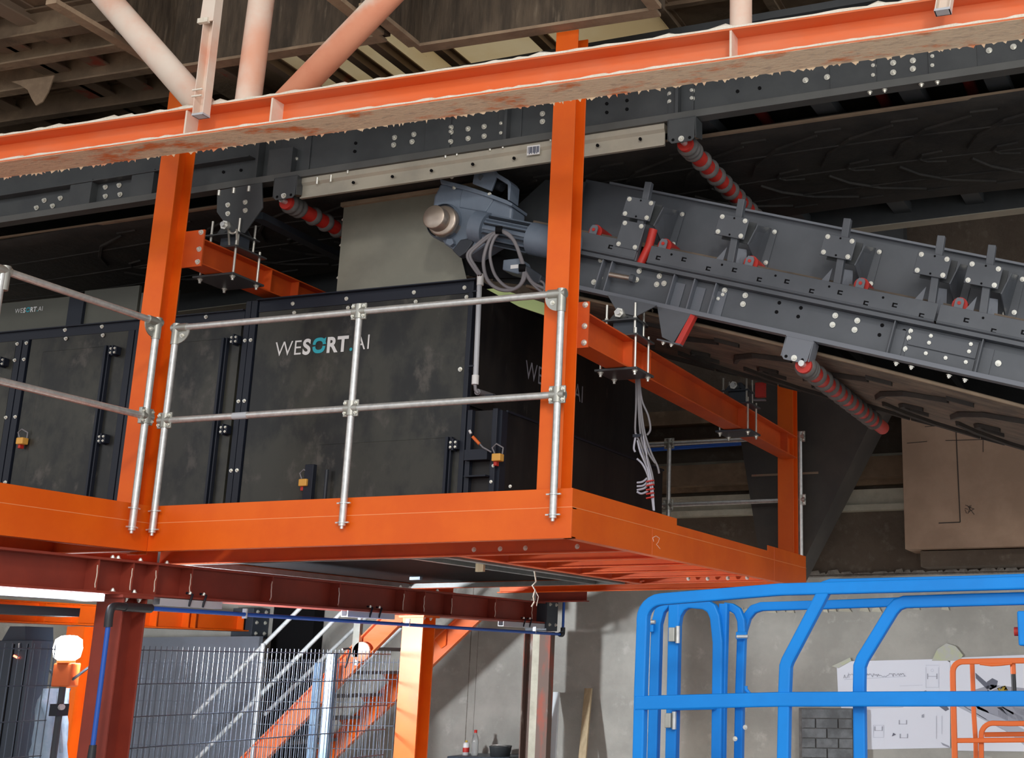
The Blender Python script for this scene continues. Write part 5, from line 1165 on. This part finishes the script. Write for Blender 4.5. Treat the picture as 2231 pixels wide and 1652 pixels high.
rail([(1608, 1760), (1613, 1500), (1617, 1380), (1628, 1345), (1642, 1328), (1660, 1322), (1800, 1318), (1960, 1312), (2100, 1308)], .038, nm='rear_side_rail', y=yk + .1)
rail([(1450, 1532), (1620, 1526), (2400, 1520)], .04, nm='rear_mid_rail', y=yk + .04)
rail([(1560, 1530), (1470, 1532)], .06, nm='gate_bar', y=yk - .03)
for px, py in ((1470, 1383), (1462, 1570)):
    q = bp(px, py, yk - .04); MB().box((q.x - .022, q.y - .02, q.z - .03), (q.x + .005, q.y + .02, q.z + .03)).build('hinge', M['galv_dull'], t, .003); MB().cyl(q + V((.014, 0, -.036)), q + V((.014, 0, .036)), .01, 10).build('hinge_pin', M['galv'], t)
for px, py in ((1412, 1362), (1614, 1377)):
    q = bp(px, py, yk - .05); MB().box((q.x - .02, q.y - .01, q.z - .03), (q.x + .028, q.y + .012, q.z + .0)).build('latch_lug', M['blue'], t, .003); MB().cyl(q + V((-.015, -.005, .012 if px < 1500 else -.02)), q + V((.035, -.005, .012 if px < 1500 else -.02)), .009, 10).build('latch_pin', M['galv'], t)
for px in (1395, 1625):
    MB().tube([bp(px, 1495, yb + .03), bp(px, 1503, yb + .03), bp(px + 18, 1524, yb + .03), bp(px + 55, 1522, yb + .03)], .008, 6).build('tie_hook', M['blue'], t)
for p in ((1396, 1608), (1602, 1610), (1624, 1585)): bolt(t, bp(*p, yk - .05), (0, -1, 0), .008)
q = bp(2228, 1370, yb + .03); MB().box((q.x - .012, q.y - .05, q.z - .06), (q.x + .25, q.y + .1, q.z + .06)).build('control_box', M['blue'], t, .006)
MB().cyl(q + V((-.03, 0, -.01)), q + V((-.01, 0, -.01)), .016, 12).build('stop_button', M['red'], t)
rail([(2398, 1260), (2398, 1760)], nm='end_post'); rail([(2396, 1250), (2392, 1760)], nm='end_post', y=yk)
MB().sqtube([bp(2398, 1266), bp(2398, 1256, yk)], .045, (0, 0, 1)).build('end_rail', M['blue'], t, .006)
# deck and undercarriage (below the frame)
xL = bp(1391, 1640).x - .03
MB().box((xL, -2.0, .92), (4.4, -1.05, 1.0)).build('deck', M['blue'], t, .005)
MB().box((xL + .1, -1.9, .28), (4.2, -1.15, .45)).build('chassis', M['blue'], t, .01)
for s in (0, 1):
    for k in range(2):
        z0_, z1_ = .45 + .235*k, .45 + .235*(k + 1); a, b = (xL + .25, 4.1) if (s + k) % 2 == 0 else (4.1, xL + .25)
        MB().bar((a, -1.8 + .5*s, z0_), (b, -1.8 + .5*s, z1_), .05, .06).build('scissor_arm', M['blue'], t)
for x in (xL + .4, 3.9):
    for y in (-1.92, -1.13): MB().cyl((x, y - .05, .18), (x, y + .05, .18), .18, 20).build('wheel', M['rubber'], t)

# ================================================================== ORANGE LIFT
yo = 2.2
t = thing('boom_lift_basket', 'orange guard rail basket of a small lift in front of the wall drawing', 'lift', (P(2200, 1600, 'y', yo).x, yo, 0))
def orail(pts, w_=.036, y=yo, nm='rail'): MB().sqtube([P(*p, 'y', y) for p in pts], w_, (0, 1, 0)).build(nm, M['lift_orange'], t, .006)
orail([(2083, 1800), (2080, 1640), (2076, 1480)] + arc((2098, 1464), 22, 180, 95) + [(2150, 1441), (2400, 1437)], nm='top_rail')
orail([(2128, 1800), (2126, 1620), (2122, 1560), (2118, 1446)], .03, yo + .25, 'rear_post')
orail([(2138, 1800), (2138, 1620)] + arc((2164, 1602), 26, 180, 95) + [(2200, 1577), (2400, 1575)], .032, yo + .03, 'inner_rail')
orail([(2080, 1614), (2200, 1613), (2400, 1611)], .03, nm='mid_rail'); orail([(2145, 1601), (2400, 1598)], .03, yo + .2, 'lower_rail')
orail([(2135, 1446), (2160, 1449), (2180, 1448), (2205, 1445)], .02, yo - .01, 'handle')
q = P(2207, 1455, 'y', yo + .02); MB().cyl(q + Z*.03, q - Z*.04, .018, 12).build('socket', M['lift_orange'], t); MB().cyl(q - Z*.04, q - Z*.22, .016, 12).build('hose', M['dark_pipe'], t)
orail([(2400, 1430), (2398, 1800)], nm='end_post')
xo = P(2083, 1700, 'y', yo).x
MB().box((xo - .03, yo - .06, .55), (xo + 1.3, yo + .6, .62)).build('basket_floor', M['lift_orange'], t, .005)
MB().box((xo + .1, yo, .2), (xo + 1.2, yo + .55, .55)).build('chassis', M['lift_orange'], t, .01)
for x in (xo + .25, xo + 1.05):
    for y in (yo - .02, yo + .57): MB().cyl((x, y - .04, .12), (x, y + .04, .12), .12, 18).build('wheel', M['rubber'], t)
